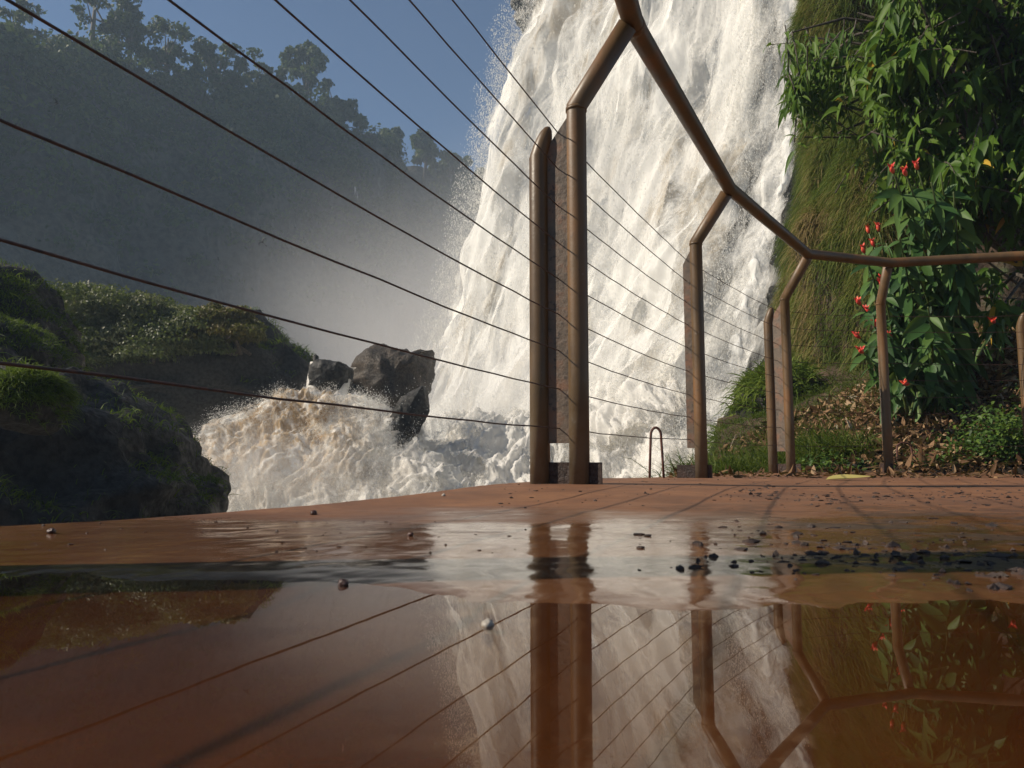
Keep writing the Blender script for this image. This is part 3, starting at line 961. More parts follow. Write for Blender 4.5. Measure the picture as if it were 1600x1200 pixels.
V, Fs = tube([st, st + np.array([.01, 0, .17]), st + np.array([0, 0, .32]), st + np.array([-.02, 0, .38])], .06, 9, taper=[.055, .068, .06, .024])
V += (np.random.default_rng(2).normal(0, .008, V.shape))
tag(mesh('stump', V, Fs, M_ROCK), 'thin dark stump standing upright on the small rock above the cascade', 'stump')

# shrubs on the headland
M_SHR = m_leaf('shrub_leaf', [(0, (.05, .06, .02)), (.5, (.10, .115, .045)), (.85, (.17, .17, .08)), (1, (.3, .28, .17))], .5, .35, .3)
M_SHR2 = m_leaf('olive_leaf', [(0, (.045, .045, .012)), (.5, (.11, .09, .022)), (1, (.21, .15, .04))], .5, .35, .3)
def shrub(label, box_px, Y, seed, mat, nl=9000, ls=.085):
    rng = np.random.default_rng(seed)
    x0, y0, x1, y1 = box_px
    m = Y / F
    root = thing('shrub', label, 'shrub', 'shrubs on the headland')
    ncl = 46
    a = rng.random(ncl); bb = rng.random(ncl)
    px = x0 + (x1 - x0) * a
    hgt = np.sin(np.pi * (.08 + .84 * a)) ** .5
    py = y1 - (y1 - y0) * bb * hgt
    cl = aty(px, py, Y - 1.3 + 2.2 * rng.random(ncl))
    V, Fq, var = tuft_cloud(cl, (.38 + .28 * rng.random(ncl)) * (y1 - y0) / 90, nl, ls, rng, .9)
    mesh('foliage', V, Fq, mat, root, attrs={'var': var})
    c0 = aty((x0 + x1) / 2, y1, Y)
    V, Fs = join(*[tube([c0 + np.array([rng.normal(0, .3), 0, -.4]), (c0 + cl[k]) / 2, cl[k]], .03, 5, taper=[.05, .035, .012]) for k in range(0, ncl, 2)])
    mesh('stem', V, Fs, M_BARK, root)
shrub('pale grey-green shrub on the headland nearest the grassy rocks', (66, 452, 205, 565), 18.6, 201, M_SHR, 42000)
shrub('middle pale shrub on the headland, above its darkest face', (170, 458, 335, 560), 18.6, 202, M_SHR, 42000)
shrub('olive brown shrub at the headland\'s right end', (290, 480, 404, 530), 18.6, 203, M_SHR2, 26000)

# ------------------------------------------------------------------ right bank: mossy wall, soil slope, litter
HL = {-200: 1300, 0: 1272, 130: 1264, 250: 1250, 350: 1234, 450: 1224, 560: 1230, 660: 1232, 800: 1226}
HC = []
for py, xl in HL.items():
    q = 0 if py > 600 else .15 * (600 - py) / 600
    HC.append([(xl + 14, py, 11.2 + q), (xl, py, 10.2 + q), (xl + 30, py, 9.2 + q), (xl + 80, py, 8.6 + q), (xl + 150, py, 8.2 + q), (xl + 250, py, 8.0 + q), (xl + 400, py, 7.8 + q), (xl + 700, py, 7.4 + q)])
HG, HN = sheet(HC, 260, 260)
hd = .45 * fbm(HG * np.array([.9, .6, .45]), 3, 15) + .10 * fbm(HG * np.array([2.5, 2, 1.4]), 4, 16)
HG = HG + HN * hd[..., None]
hf = [grid_faces(260, 260)]
tag(mesh('hillside', HG.reshape(-1, 3), hf, M_SOIL), kind='structure')
M_WALLG = m_leaf('hanging_grass', [(0, (.025, .045, .008)), (.3, (.07, .11, .016)), (.6, (.125, .16, .026)), (.84, (.20, .19, .048)), (1, (.27, .19, .085))], .6, .35, .2)
rng = np.random.default_rng(31)
n = 120000
P, N = scatter(HG.reshape(-1, 3), hf, n, rng, wt=lambda p, q: (p[:, 0] / p[:, 1] < .56) * (p[:, 1] < 11.5) * (.25 + smooth(-.5, .1, fbm(p * 1.1, 3, 18))))
N[(N * (P - np.array([0, 0, .08]))).sum(1) > 0] *= -1
D = unit(N * .9 + np.array([-.15, 0, .3]) + rng.normal(0, .85, (n, 3)))
V, Fs = blades(P, D, .10 + .20 * rng.random(n), .008 + .006 * rng.random(n), .5 + .9 * rng.random(n), rng)
va = np.clip(.50 + .48 * fbm(P * np.array([1.6, 1.6, .7]), 4, 19) + .22 * rng.normal(0, 1, n) + .22 * smooth(1.6, 2.6, P[:, 2]) * smooth(.45, .40, P[:, 0] / P[:, 1]), 0, 1)  # last term paints the sunlit look of the upper left strip into the blades
tag(mesh('grass', V, Fs, M_WALLG, attrs={'var': per(va, 7)}), kind='stuff')

def bank_z(x, y):
    k = np.interp(x, [.6, 1.25, 1.55, 2.4, 3.0, 3.6, 4.2, 5.0, 7.0], [-2.4, -1.6, -.12, .24, .40, .68, 1.08, 1.35, 1.6])
    q = np.clip((y - 4.62) / 1.5, -1, 1.0)
    z = k * q * (1.25 - .25 * q) + .10 * np.clip(y - 6.1, 0, 3)
    z = np.where((k < 0) & (y > 4.62), np.maximum(k, -2.2), z)
    z = np.where((x < 1.5) & (y <= 4.62), np.minimum(k, -.03), z)
    z = z - 3.0 * smooth(.280, .245, x / y) * (y > 4.7)
    p = np.stack([x, y, x * 0], -1)
    return np.where(y < 4.62, -.03, z) + .05 * fbm(p * 1.8, 4, 25) * smooth(4.6, 5.0, y) - .015

bx, by = np.meshgrid(np.linspace(.55, 7.2, 220), np.linspace(4.5, 9.2, 160))
BK = np.stack([bx, by, bank_z(bx, by)], -1)
bf = [grid_faces(160, 220)]
tag(mesh('bank', BK.reshape(-1, 3), bf, m_rock('brown_soil', (.04, .024, .014), (.12, .066, .036), 5, .9)), kind='structure')
# fallen leaves and twigs
M_LIT = m_leaf('dry_leaf', [(0, (.035, .018, .010)), (.3, (.15, .078, .04)), (.65, (.31, .19, .10)), (.93, (.42, .30, .19)), (1, (.55, .47, .36))], .75, .15, .2)
rng = np.random.default_rng(37)
n = 34000
P, N = scatter(BK.reshape(-1, 3), bf, n, rng, wt=lambda p, q: (p[:, 0] > 1.7) * (p[:, 1] > 4.62) * (p[:, 1] < 7.3) * (.1 + smooth(1.9, 2.9, p[:, 0])))
P[:, 2] += .012 + .03 * rng.random(n)
N = unit(np.array([0, 0, 1.0]) + rng.normal(0, .55, (n, 3)))
D = unit(np.cross(N, rng.normal(0, 1, (n, 3))))
L = .03 + .06 * rng.random(n) ** 1.5
V, Fs = leaves(P, D, N, L, L * (.3 + .5 * rng.random(n)), rng.normal(0, .5, n), rng.normal(.3, .6, n), rng, seg=3)
va = np.clip(.4 + .25 * rng.normal(0, 1, n) + .25 * smooth(.3, .8, P[:, 2]), 0, 1)
lit = mesh('dry_leaves', V, Fs, M_LIT, attrs={'var': per(va, 12)})
tag(lit, kind='stuff')
n = 5000
P, N = scatter(BK.reshape(-1, 3), bf, n, rng, wt=lambda p, q: (p[:, 0] > 1.7) * (p[:, 1] > 4.62) * (p[:, 1] < 6.8))
P[:, 2] += .02
D = unit(rng.normal(0, 1, (n, 3)) * np.array([1, 1, .45]))
V, Fs = blades(P, D, .08 + .16 * rng.random(n), np.full(n, .005), .2 * rng.random(n), rng)
tag(mesh('litter', V, Fs, M_LIT, attrs={'var': per(np.clip(.35 + .25 * rng.normal(0, 1, n), 0, 1), 7)}), kind='stuff')

# low herbs along the edge
M_HERB = m_leaf('herb_leaf', [(0, (.025, .055, .012)), (.5, (.055, .115, .02)), (1, (.14, .21, .03))], .5, .35, .3)
rng = np.random.default_rng(41)
def herbs(n, cx, cy, sx, sy, hmax, lo, hi, rng):
    x = cx + sx * rng.normal(0, 1, n); y = cy + np.abs(sy * rng.normal(0, 1, n))
    hm = hmax * np.exp(-((x - cx) / (sx * 1.6)) ** 2)
    P = np.stack([x, y, bank_z(x, y) + hm * rng.random(n) ** 1.2], -1)
    return P, lo + (hi - lo) * rng.random(n)
A = [herbs(3000, 3.25, 4.70, .20, .22, .30, .02, .05, rng), herbs(500, 1.98, 4.68, .2, .15, .12, .02, .05, rng),
     herbs(260, 2.75, 4.7, .15, .12, .08, .015, .04, rng), herbs(300, 2.35, 5.3, .12, .2, .12, .02, .05, rng), herbs(2200, 3.75, 4.75, .35, .25, .40, .025, .06, rng)]
P = np.concatenate([a[0] for a in A]); L = np.concatenate([a[1] for a in A])
n = len(P)
N = unit(np.array([-.2, -.3, 1.0]) + rng.normal(0, .5, (n, 3)))
D = unit(np.cross(N, rng.normal(0, 1, (n, 3))))
V, Fs = leaves(P, D, N, L, L * .55, np.full(n, .4), np.full(n, .3), rng, seg=3)
tag(mesh('undergrowth', V, Fs, M_HERB, attrs={'var': per(np.clip(.5 + .25 * rng.normal(0, 1, n), 0, 1), 12)}), kind='stuff')
# long grass tuft right of the second post, and grass at the wall's foot
n = 5200
x = 1.38 + 1.05 * rng.random(n); y = 4.95 + .9 * rng.random(n)
x[:1600] = 1.55 + .16 * rng.normal(0, 1, 1600)
z = np.where(x < 1.9, -.12, bank_z(x, y))
P = np.stack([x, y, z], -1)
D = unit(np.array([-.25, -.05, 1.0]) + rng.normal(0, .42, (n, 3)))
V, Fs = blades(P, D, .22 + .36 * rng.random(n), .006 + .005 * rng.random(n), .35 + .5 * rng.random(n), rng)
va = np.clip(.35 + .2 * rng.normal(0, 1, n), 0, 1)
tag(mesh('grass', V, Fs, M_WALLG, attrs={'var': per(va, 7)}), kind='stuff')
n = 15000
P, N = scatter(BK.reshape(-1, 3), bf, n, rng, wt=lambda p, q: (p[:, 0] > 1.9) * (p[:, 1] > 5.5) * (p[:, 1] < 8.6) * np.clip(smooth(2.9, 2.2, p[:, 0]) + smooth(6.2, 6.6, p[:, 1]), 0, 1))
D = unit(np.array([-.2, -.2, .9]) + rng.normal(0, .5, (n, 3)))
V, Fs = blades(P, D, .12 + .2 * rng.random(n), np.full(n, .007), .5 + .6 * rng.random(n), rng)
va = np.clip(.3 + .2 * rng.normal(0, 1, n), 0, 1)
tag(mesh('grass', V, Fs, M_WALLG, attrs={'var': per(va, 7)}), kind='stuff')

# ------------------------------------------------------------------ leafy trees hanging over the bank
M_TREE = m_leaf('broad_leaf', [(0, (.02, .05, .008)), (.45, (.06, .125, .014)), (.8, (.125, .205, .025)), (.93, (.20, .25, .04)), (.955, (.42, .22, .02)), (1, (.55, .36, .05))], .5, .34, .22)

def leafy_tree(label, poly_px, Yr, ntw, seed, lsize, trunk_px, yellow=.012, wd=.30, dirx=(-.8, -.5), dense=None, gap=-.12):
    rng = np.random.default_rng(seed)
    root = thing('tree', label, 'tree')
    q = []
    for pl, want in ((np.array(poly_px, float), ntw), (np.array(dense[0], float), ntw + dense[1]) if dense else (None, 0)):
      if pl is None: break
      lo, hi = pl.min(0), pl.max(0)
      while len(q) < want:
          p = lo + (hi - lo) * rng.random(2)
          x, y = p; ins = False
          for a in range(len(pl)):
              x1, y1 = pl[a]; x2, y2 = pl[a - 1]
              if (y1 > y) != (y2 > y) and x < (x2 - x1) * (y - y1) / (y2 - y1) + x1:
                  ins = not ins
          if ins: q.append(p)
    q = np.array(q)
    hole = fbm(np.column_stack([q * .013, np.full(len(q), seed)]), 3, seed)
    isd = np.arange(len(q)) >= ntw
    q = q[(hole > gap) | isd]
    ntw = len(q)
    clump = np.clip(.5 + .9 * fbm(np.column_stack([q * .016, np.full(ntw, seed + 3.0)]), 2, seed + 1), 0, 1)
    base = aty(q[:, 0], q[:, 1], Yr[0] + (Yr[1] - Yr[0]) * np.clip(.8 * clump + .3 * rng.random(ntw), 0, 1))
    tp = [aty(*t) for t in trunk_px]
    LP, LD, LL, wood, lv = [], [], [], [], []
    for k in range(ntw):
        d = unit(np.array([dirx[0], dirx[1], .25 * rng.normal()]) + rng.normal(0, .55, 3))
        ln = .35 + .35 * rng.random()
        e = base[k]
        s = e - d * ln
        tt = np.linspace(0, 1, 9)
        curve = s + np.outer(tt, d * ln) + np.outer(tt ** 2, np.array([0, 0, -.12]))
        if k % 2 == 0:
            wood.append(tube(curve[::2], .005, 4, False, taper=[.008, .006, .005, .004, .002]))
        if k % 9 == 0:
            tb = tp[int(rng.integers(0, len(tp)))]
            wood.append(tube([tb, (tb + s) / 2 + np.array([0, 0, .12]), s], .015, 5, False, taper=[.025, .016, .008]))
        cv = rng.random(); tsz = .7 + .6 * rng.random()
        for m_ in range(1, 9):
            sd = 1 if m_ % 2 else -1
            side = unit(np.cross(d, [0, 0, 1])) * sd
            LP.append(curve[m_]); LD.append(unit(side * .5 + d * .45 + np.array([-.15, -.1, -.6]) + rng.normal(0, .5, 3)))
            LL.append(lsize * tsz * (.65 + .5 * rng.random())); lv.append(cv)
    P, D, L, lv = np.array(LP), np.array(LD), np.array(LL), np.array(lv)
    n = len(P)
    Uv = unit(np.array([-.75, -.4, .55]) + rng.normal(0, .5, (n, 3)))
    V, Fs = leaves(P, D, Uv, L, L * wd * (.8 + .4 * rng.random(n)), .4 + .9 * rng.random(n), .25 + .5 * rng.random(n), rng)
    va = np.clip(.10 + .45 * lv + .35 * rng.random(n), 0, .93)
    yl = rng.random(n) < yellow
    va[yl] = .96 + .04 * rng.random(yl.sum())
    mesh('crown', V, Fs, M_TREE, root, attrs={'var': per(va, 18)})
    wood.append(tube(tp, .06, 9, taper=np.linspace(.08, .006, len(tp))))
    V, Fs = join(*wood)
    mesh('trunk', V, Fs, M_BARK, root)

leafy_tree('tree with small narrow leaves reaching left across the top of the mossy wall', [(1225, 150), (1240, 85), (1275, 30), (1300, -60), (1420, -60), (1420, 90), (1385, 110), (1330, 125), (1290, 150), (1240, 165)],
           (6.6, 8.0), 460, 301, .15, [(1560, 250, 7.9), (1480, 120, 7.7), (1400, 40, 7.5), (1340, 20, 7.4)], .004, .27, dense=([(1221, 150), (1233, 104), (1262, 74), (1310, 55), (1330, 120), (1285, 165), (1270, 140), (1240, 158)], 60))
leafy_tree('large leafy tree filling the top right corner', [(1390, -80), (1640, -80), (1640, 260), (1560, 260), (1480, 250), (1400, 235), (1380, 150), (1340, 105)],
           (5.4, 7.0), 980, 302, .19, [(1660, 520, 7.2), (1600, 250, 7.0), (1530, 60, 6.8), (1470, -60, 6.7)], .010, .33, gap=-.42)
leafy_tree('shaded leafy tree behind the flowers, with large orange dying leaves', [(1440, 230), (1640, 220), (1640, 400), (1560, 420), (1520, 385), (1470, 330), (1430, 260)],
           (5.2, 6.5), 460, 303, .17, [(1700, 560, 7.3), (1640, 420, 7.1), (1570, 320, 6.9), (1510, 270, 6.8)], .035, .34, gap=-.42)
leafy_tree('small leafy branch tree hanging over the litter beside the right-hand post', [(1510, 440), (1540, 425), (1640, 415), (1640, 500), (1570, 480)],
           (5.2, 5.9), 16, 304, .17, [(1720, 560, 6.1), (1680, 470, 5.9), (1620, 440, 5.7)], .05, .32)
# hanging curtain of small bushes on the wall between grass and tree
leafy_tree('bush of drooping leaves growing low on the mossy wall under the overhanging tree', [(1350, 200), (1385, 150), (1430, 170), (1460, 260), (1430, 300), (1370, 260)],
           (6.8, 7.8), 110, 305, .15, [(1480, 330, 8.0), (1440, 250, 7.8), (1410, 200, 7.6)], .0, .34)

# ------------------------------------------------------------------ red-flowered plants
M_CAN = m_leaf('ginger_leaf', [(0, (.022, .06, .018)), (.5, (.05, .12, .03)), (1, (.12, .20, .045))], .5, .30, .25)
b = NB('red_flower')
col = b.ramp(b.attr('var'), [(0, (.35, .02, .02)), (.6, (.62, .045, .03)), (1, (.75, .16, .05))])
M_RED = b.shader(b.princ(col, .5))
M_STEM = m_leaf('plant_stem', [(0, (.05, .09, .02)), (1, (.10, .12, .04))], .5, .1, .4)

def flower_plant(label, flowers, extra, seed, Y0, lsz=.26, foot=None):
    """one clump of leafy stems, some ending in a red flower head."""
    rng = np.random.default_rng(seed)
    root = thing('flowering_plant', label, 'plant', 'red-flowered plants behind the fence')
    ends = [(p, True) for p in flowers] + [(p, False) for p in extra]
    fx, fy, fY = foot
    f0 = aty(fx, fy, fY)
    stems, P, D, L, Uv = [], [], [], [], []
    for (px, py), fl in ends:
        e = aty(px, py, Y0 + .25 * rng.normal())
        s = f0 + np.array([rng.normal(0, .16), rng.normal(0, .12), 0])
        tt = np.linspace(0, 1, 12)[:, None]
        mid = (s + e) / 2 + np.array([.12, .08, .10])
        cv = (1 - tt) ** 2 * s + 2 * tt * (1 - tt) * mid + tt ** 2 * e
        stems.append(tube(cv, .008, 5, taper=np.linspace(.011, .006, 12)))
        ln = np.linalg.norm(e - s)
        nl = int(min(24, 8 + ln * 12))
        for q in range(nl):
            t = 1 - .75 * (q + .3) / nl * min(1, 1.1 / ln)
            k = min(11, int(t * 11))
            an = q * 2.3 + rng.random()
            dr = np.array([math.cos(an) * .8, math.sin(an) * .5 - .1, -.35 - .5 * (q / nl) + .4 * rng.normal()])
            P.append(cv[k]); D.append(unit(dr)); L.append(lsz * .82 * (.6 + .6 * rng.random()))
            Uv.append(unit(np.array([-.7, -.6, .5]) + rng.normal(0, .35, 3)))
        if fl:
            a = unit(cv[-1] - cv[-2])
            ts = tube([e - a * .012, e + a * .012, e + a * .03, e + a * .045], .01, 9, taper=[.010, .016, .014, .004])
            npet = 11
            aa = np.arange(npet) * 2.4
            pd = unit(np.stack([np.cos(aa) * .8, np.sin(aa) * .8, np.full(npet, .7) + .25 * rng.random(npet)], -1) + a * .5)
            pp = e + np.outer(.012 + .025 * rng.random(npet), a)
            vl = leaves(pp, pd, np.repeat(a[None], npet, 0) + .01, np.full(npet, .044) * (.7 + .6 * rng.random(npet)), np.full(npet, .018), np.full(npet, .1), np.full(npet, .5), rng, seg=3)
            V, Fs = join(ts, vl)
            mesh('flower', V, Fs, M_RED, root, attrs={'var': np.clip(.55 + .3 * rng.normal(0, 1, len(V)), 0, 1)})
    V, Fs = join(*stems)
    mesh('stem', V, Fs, M_STEM, root, attrs={'var': np.full(len(V), .5)})
    n = len(P)
    V, Fs = leaves(np.array(P), np.array(D), np.array(Uv), np.array(L), np.array(L) * .36, .35 + .5 * rng.random(n), np.full(n, .3), rng, seg=6,
                   profile=lambda t: math.sin(math.pi * t ** .8) ** .8 * (1 - .15 * t))
    mesh('leaves', V, Fs, M_CAN, root, attrs={'var': per(np.clip(.5 + .25 * rng.normal(0, 1, n), 0, 1), 21)})

flower_plant('tallest red-flowered plant, its three heads high above the rail', [(1395, 268), (1415, 272), (1433, 262)], [(1455, 285), (1470, 270), (1440, 310), (1490, 300), (1462, 330), (1420, 320), (1500, 335)], 401, 5.15, .24, (1500, 620, 6.3))
flower_plant('red-flowered plant at the wall with four heads just above the rail bend', [(1357, 362), (1373, 359), (1365, 383), (1350, 393)], [(1385, 380), (1400, 400), (1380, 420), (1400, 350)], 402, 5.9, .24, (1420, 650, 6.1))
flower_plant('red-flowered plant whose two bright heads sit on the rail line', [(1423, 390), (1445, 391), (1405, 345)], [(1470, 380), (1480, 410), (1450, 430), (1490, 360), (1430, 420), (1510, 420)], 403, 5.7, .26, (1490, 640, 6.0))
flower_plant('red-flowered plant left of the slim bent post, many heads below the rail', [(1376, 433), (1378, 446), (1343, 474), (1358, 488), (1369, 508), (1342, 527), (1347, 550)], [(1385, 500), (1365, 540)], 404, 5.6, .2, (1410, 650, 5.8))
flower_plant('broad-leaved plant right of the slim bent post, one red head against it', [(1391, 525)], [(1430, 455), (1450, 480), (1470, 465), (1420, 500), (1450, 530), (1490, 500), (1430, 560), (1480, 540), (1500, 455)], 405, 5.5, .27, (1450, 645, 5.8))
flower_plant('low red-flowered plant close to the ground at the litter\'s foot', [(1428, 577), (1462, 578), (1418, 600), (1420, 612)], [(1450, 600), (1440, 570)], 406, 5.6, .14, (1445, 650, 5.7))
flower_plant('lone red flower on a leafy stem beside the right-hand post', [(1553, 503)], [(1545, 520), (1590, 470)], 407, 5.3, .15, (1575, 560, 5.5))

# ------------------------------------------------------------------ the fence
fence = thing('fence', 'brown steel pipe fence with bent posts, handrail and nine rusty wires', 'fence')
POSTS = [  # inner pipe xy, outward direction, arm tip xy, outer pipe?, plate?
    ((-.90, -.85), (-.93, .37), (-.62, -.95), True, True),
    ((-.425, .475), (-.93, .37), (-.18, .41), True, True),
    ((.175, 1.93), (-.93, .36), (.302, 1.83), True, True),
    ((.815, 3.20), (-.90, .44), (.918, 3.07), False, True),
    ((1.635, 4.36), (-.72, .69), (1.668, 4.08), True, True),
    ((2.275, 4.49), (.02, 1.0), (2.225, 4.285), False, True),
    ((3.235, 4.50), (-.22, .97), (3.02, 4.10), True, True),
    ((4.1, 4.1), (.3, .95), (3.9, 3.75), True, True)]
RP = .0268
M_FOOT = m_rock('rusty_shaded_foot', (.02, .012, .009), (.075, .032, .02), 12, .7)  # rust, with the shade behind the pipes darkened into its colour
ARMZ, KNEE, RAILZ = 1.205, 1.03, 1.225
anch = []
for k, (pi, nd, tip, outer, plate) in enumerate(POSTS):
    pi = np.array(pi); nd = np.array(nd) / np.linalg.norm(nd); tip = np.array(tip)
    gz = float(ground_h(np.array([pi[0]]), np.array([pi[1]]))[0]) - .004
    V, Fs = tube([(*pi, gz), (*pi, .3), (*pi, .7), (*pi, KNEE), (*tip, ARMZ)], RP, 28)
    kn = tube([(*pi, KNEE - .012), (*pi, KNEE - .002)], RP + .0022, 28)
    V, Fs = join((V, Fs), kn)
    post = mesh('post', V, Fs, M_PAINT, fence)
    ax = (*nd, 0); ay = (-nd[1], nd[0], 0)
    gap = .108
    if outer:
        po = pi + nd * gap
        zs = [gz, .3, .6, .903, .933, .958, .976, .986, .990]
        rr = [RP, RP, RP, RP, RP * .94, RP * .80, RP * .58, RP * .32, RP * .02]
        V, Fs = tube([(*po, z) for z in zs], RP, 28, taper=rr)
        # the cap leans towards the plate
        lean = np.clip((V[:, 2] - .903) / .087, 0, 1)
        V[:, :2] -= np.outer(lean * .026, nd)
        mesh('stay_pipe', V, Fs, M_PAINT, post)
    far_ = gap - RP * .9 if outer else .058
    c0, c1 = RP * .93, far_
    th = .005
    def slab(z_in, z_out, zb, d0, d1):
        q = []
        for s in (-1, 1):
            for d_, z_ in ((d0, zb), (d1, zb), (d1, z_out), (d0, z_in)):
                p2 = pi + nd * d_ + np.array(ay[:2]) * s * th
                q.append((*p2, z_))
        return np.array(q), np.array([[3, 2, 1, 0], [4, 5, 6, 7], [0, 1, 5, 4], [1, 2, 6, 5], [2, 3, 7, 6], [3, 0, 4, 7]])
    if outer:
        V, Fs = slab(1.005, .925, .118, c0, c1)
        mesh('web_plate', V, [Fs], M_PLATE, post, smooth_sh=False)
        V, Fs = box((*(pi + nd * (gap / 2 - .03)), gz + .030), gap + .06, .008, .06, ax, ay)
    else:
        V, Fs = slab(.995, .935, .122, c0, c1)
        mesh('web_plate', V, [Fs], M_PLATE, post, smooth_sh=False)
        V, Fs = box((*(pi + nd * .030), gz + .030), .15, .008, .06, ax, ay)
    V = V + np.array([*(np.array(ay[:2]) * -.0), 0])
    mesh('foot_plate', V, [Fs], M_FOOT, post, smooth_sh=False)
    anch.append(pi + nd * ((.052 if outer else .045) if k != 1 else .03))
rail = [(-.62, -.95), (-.165, .40), (.325, 1.865), (.930, 3.06), (1.665, 4.075), (2.235, 4.27), (3.01, 4.095), (3.95, 3.7)]
V, Fs = tube([(x, y, RAILZ) for x, y in rail], .0278, 28)
cl = [tube([(x - dx * .012, y - dy * .012, RAILZ), (x + dx * .012, y + dy * .012, RAILZ)], .0302, 28)
      for (x, y, dx, dy) in [(.325, 1.865, .38, .92)]]
V, Fs = join((V, Fs), *cl)
mesh('handrail', V, Fs, M_PAINT, fence)
rng = np.random.default_rng(55)
for k in range(9):
    z = .158 + .1005 * k
    path = []
    for a in range(len(anch) - 1):
        p0, p1 = np.array([*anch[a], z]), np.array([*anch[a + 1], z])
        p0[2] += .004 * math.sin(3 * a + k); p1[2] += .004 * math.sin(3 * (a + 1) + k)
        sag = .006 + .006 * rng.random()
        kk = 14
        for s in range(kk):
            t = s / kk
            path.append(p0 + (p1 - p0) * t + np.array([0, 0, -sag * 4 * t * (1 - t) + (.0007 * rng.normal() if 0 < s else 0)]))
    path.append(p1)
    V, Fs = tube(path, .0016, 7)
    mesh('wire', V, Fs, M_WIRE, fence)

# ------------------------------------------------------------------ small things on the lookout
def hoop(label, px, py, Y, wpx, hpx, lean=0.0):
    m = Y / F
    c = np.array(aty(px, py, Y))
    W, H = wpx * m / 2, hpx * m
    pts = [c + np.array([-W, 0, -.02])]
    pts += [c + np.array([-W * (1 - .28 * t), lean * t * H, H * .80 * t]) for t in (0.33, .66, 1.0)]
    for a in np.linspace(150, 30, 8):
        pts.append(c + np.array([W * .80 * math.cos(math.radians(a)), lean * H, H * .80 + H * .22 * (math.sin(math.radians(a)) - .25)]))
    pts += [c + np.array([W * (1 - .28 * t), lean * t * H, H * .80 * t]) for t in (1.0, .66, .33)]
    pts += [c + np.array([W, 0, -.02])]
    V, Fs = tube(pts, .0058, 10)
    return tag(mesh('hoop', V, Fs, M_RUST), label, 'steel hoop')
b = NB('rust'); M_RUST = b.shader(b.princ(b.ramp(b.noise(60, 5), [(.35, (.045, .016, .012)), (.65, (.13, .045, .028))]), .7))
hoop('dark red steel bar hoop standing at the floor\'s edge before the white water', 1026, 742, 3.30, 22, 76)
hoop('thin bent bar hoop at the bank\'s foot beside the slim bent post', 1417, 738, 4.85, 30, 48, .1)
V, Fs = blob([(1322, 735), (1326, 722), (1338, 720), (1346, 727), (1344, 740), (1326, 742)], 4.78, .05, n_out=60, n_ring=20, amp=.008, fs=14, seed=71)
tag(mesh('stone', V, Fs, M_ROCK), 'small dark stone at the left foot of the thin bent hoop', 'stone')

c = ground_at(1324, 751)
rg = np.random.default_rng(4)
V, Fs = leaves(np.array([[c[0] - .075, c[1], .004]]), np.array([[1, .05, .0]]), np.array([[0, -.15, 1.0]]), np.array([.16]), np.array([.06]), np.array([-.12]), np.array([.35]), rg, seg=10)
V[:, 2] = np.maximum(V[:, 2], .0015 + ground_h(V[:, 0], V[:, 1]))
tag(mesh('fallen_leaf', V, Fs, m_leaf('yellow_leaf', [(0, (.5, .42, .12)), (1, (.6, .5, .18))], .5, .2), attrs={'var': np.full(len(V), .5)}), 'single pale yellow leaf lying flat on the red floor', 'leaf')

def pebble(label, px, py, dpx, mat, seed, zz=.0):
    c = ground_at(px, py)
    r = dpx / 2 * c[1] / F
    rg = np.random.default_rng(seed)
    th, ph = np.meshgrid(np.linspace(0, np.pi, 14), np.linspace(0, 2 * np.pi, 20, endpoint=False), indexing='ij')
    P = np.stack([np.sin(th) * np.cos(ph), np.sin(th) * np.sin(ph), .8 * np.cos(th)], -1).reshape(-1, 3)
    P = P * (r * (1 + .22 * fbm(P * 1.6 + seed, 3, seed)))[:, None]
    i = np.arange(14 * 20).reshape(14, 20); j = np.roll(i, -1, 1)
    Q = np.stack([i[:-1], i[1:], j[1:], j[:-1]], -1).reshape(-1, 4)
    gz = float(ground_h(np.array([c[0]]), np.array([c[1]]))[0])
    P = P + np.array([c[0], c[1], max(gz, -.002) + r * .5])
    return tag(mesh('pebble', P, [Q], mat), label, 'pebble')
M_PEB = m_rock('pebble_stone', (.05, .02, .014), (.10, .045, .03), 60, .3)
M_PEBW = m_rock('pale_pebble', (.3, .26, .22), (.5, .46, .4), 60, .5)
pebble('round wet brown pebble standing in the puddle\'s edge, the largest there', 536, 912, 17, M_PEB, 1)
pebble('small dark pebble near the drop-off on the left', 490, 806, 11, M_PEB, 2)
pebble('small dark pebble beside the bright wet patch', 641, 841, 10, M_PEB, 3)
pebble('tiny white pebble near the edge below the large boulder', 693, 779, 6, M_PEBW, 4)
pebble('flat dark pebble at the far left edge of the floor', 80, 835, 12, M_PEB, 5)
pebble('pale wet pebble lying in the puddle left of the big post\'s reflection', 762, 975, 20, M_PEBW, 6)

# grit and dark crumbs
rng = np.random.default_rng(61)
def grit(n, f):
    P = f(n)
    z = ground_h(P[:, 0], P[:, 1])
    return np.column_stack([P, z])
def far_grit(n):
    px = 780 + 820 * rng.random(n); py = 743 + 55 * rng.random(n) ** 1.3
    return ground_at(px, py)[:, :2]
def right_grit(n):
    px = 1560 - 420 * np.abs(rng.normal(0, .55, n)); py = 865 + 22 * rng.normal(0, 1, n) + (1500 - px) * -.03
    return ground_at(np.clip(px, 1000, 1700), np.clip(py, 800, 930))[:, :2]
def left_grit(n):
    return ground_at(30 + 900 * rng.random(n), 800 + 60 * rng.random(n) ** 1.4 + 14)[:, :2]
def clods(n):
    px = 1640 - 560 * rng.random(n) ** 1.3; py = 868 + 24 * rng.normal(0, 1, n) - (1400 - px) * .02
    return ground_at(px, np.clip(py, 806, 925))[:, :2]
def band_grit(n):
    px = 1120 + 480 * rng.random(n); py = 779 + 5 * rng.normal(0, 1, n) + 4 * np.sin(px * .02)
    return ground_at(px, np.clip(py, 760, 800))[:, :2]
GP, GS = [], []
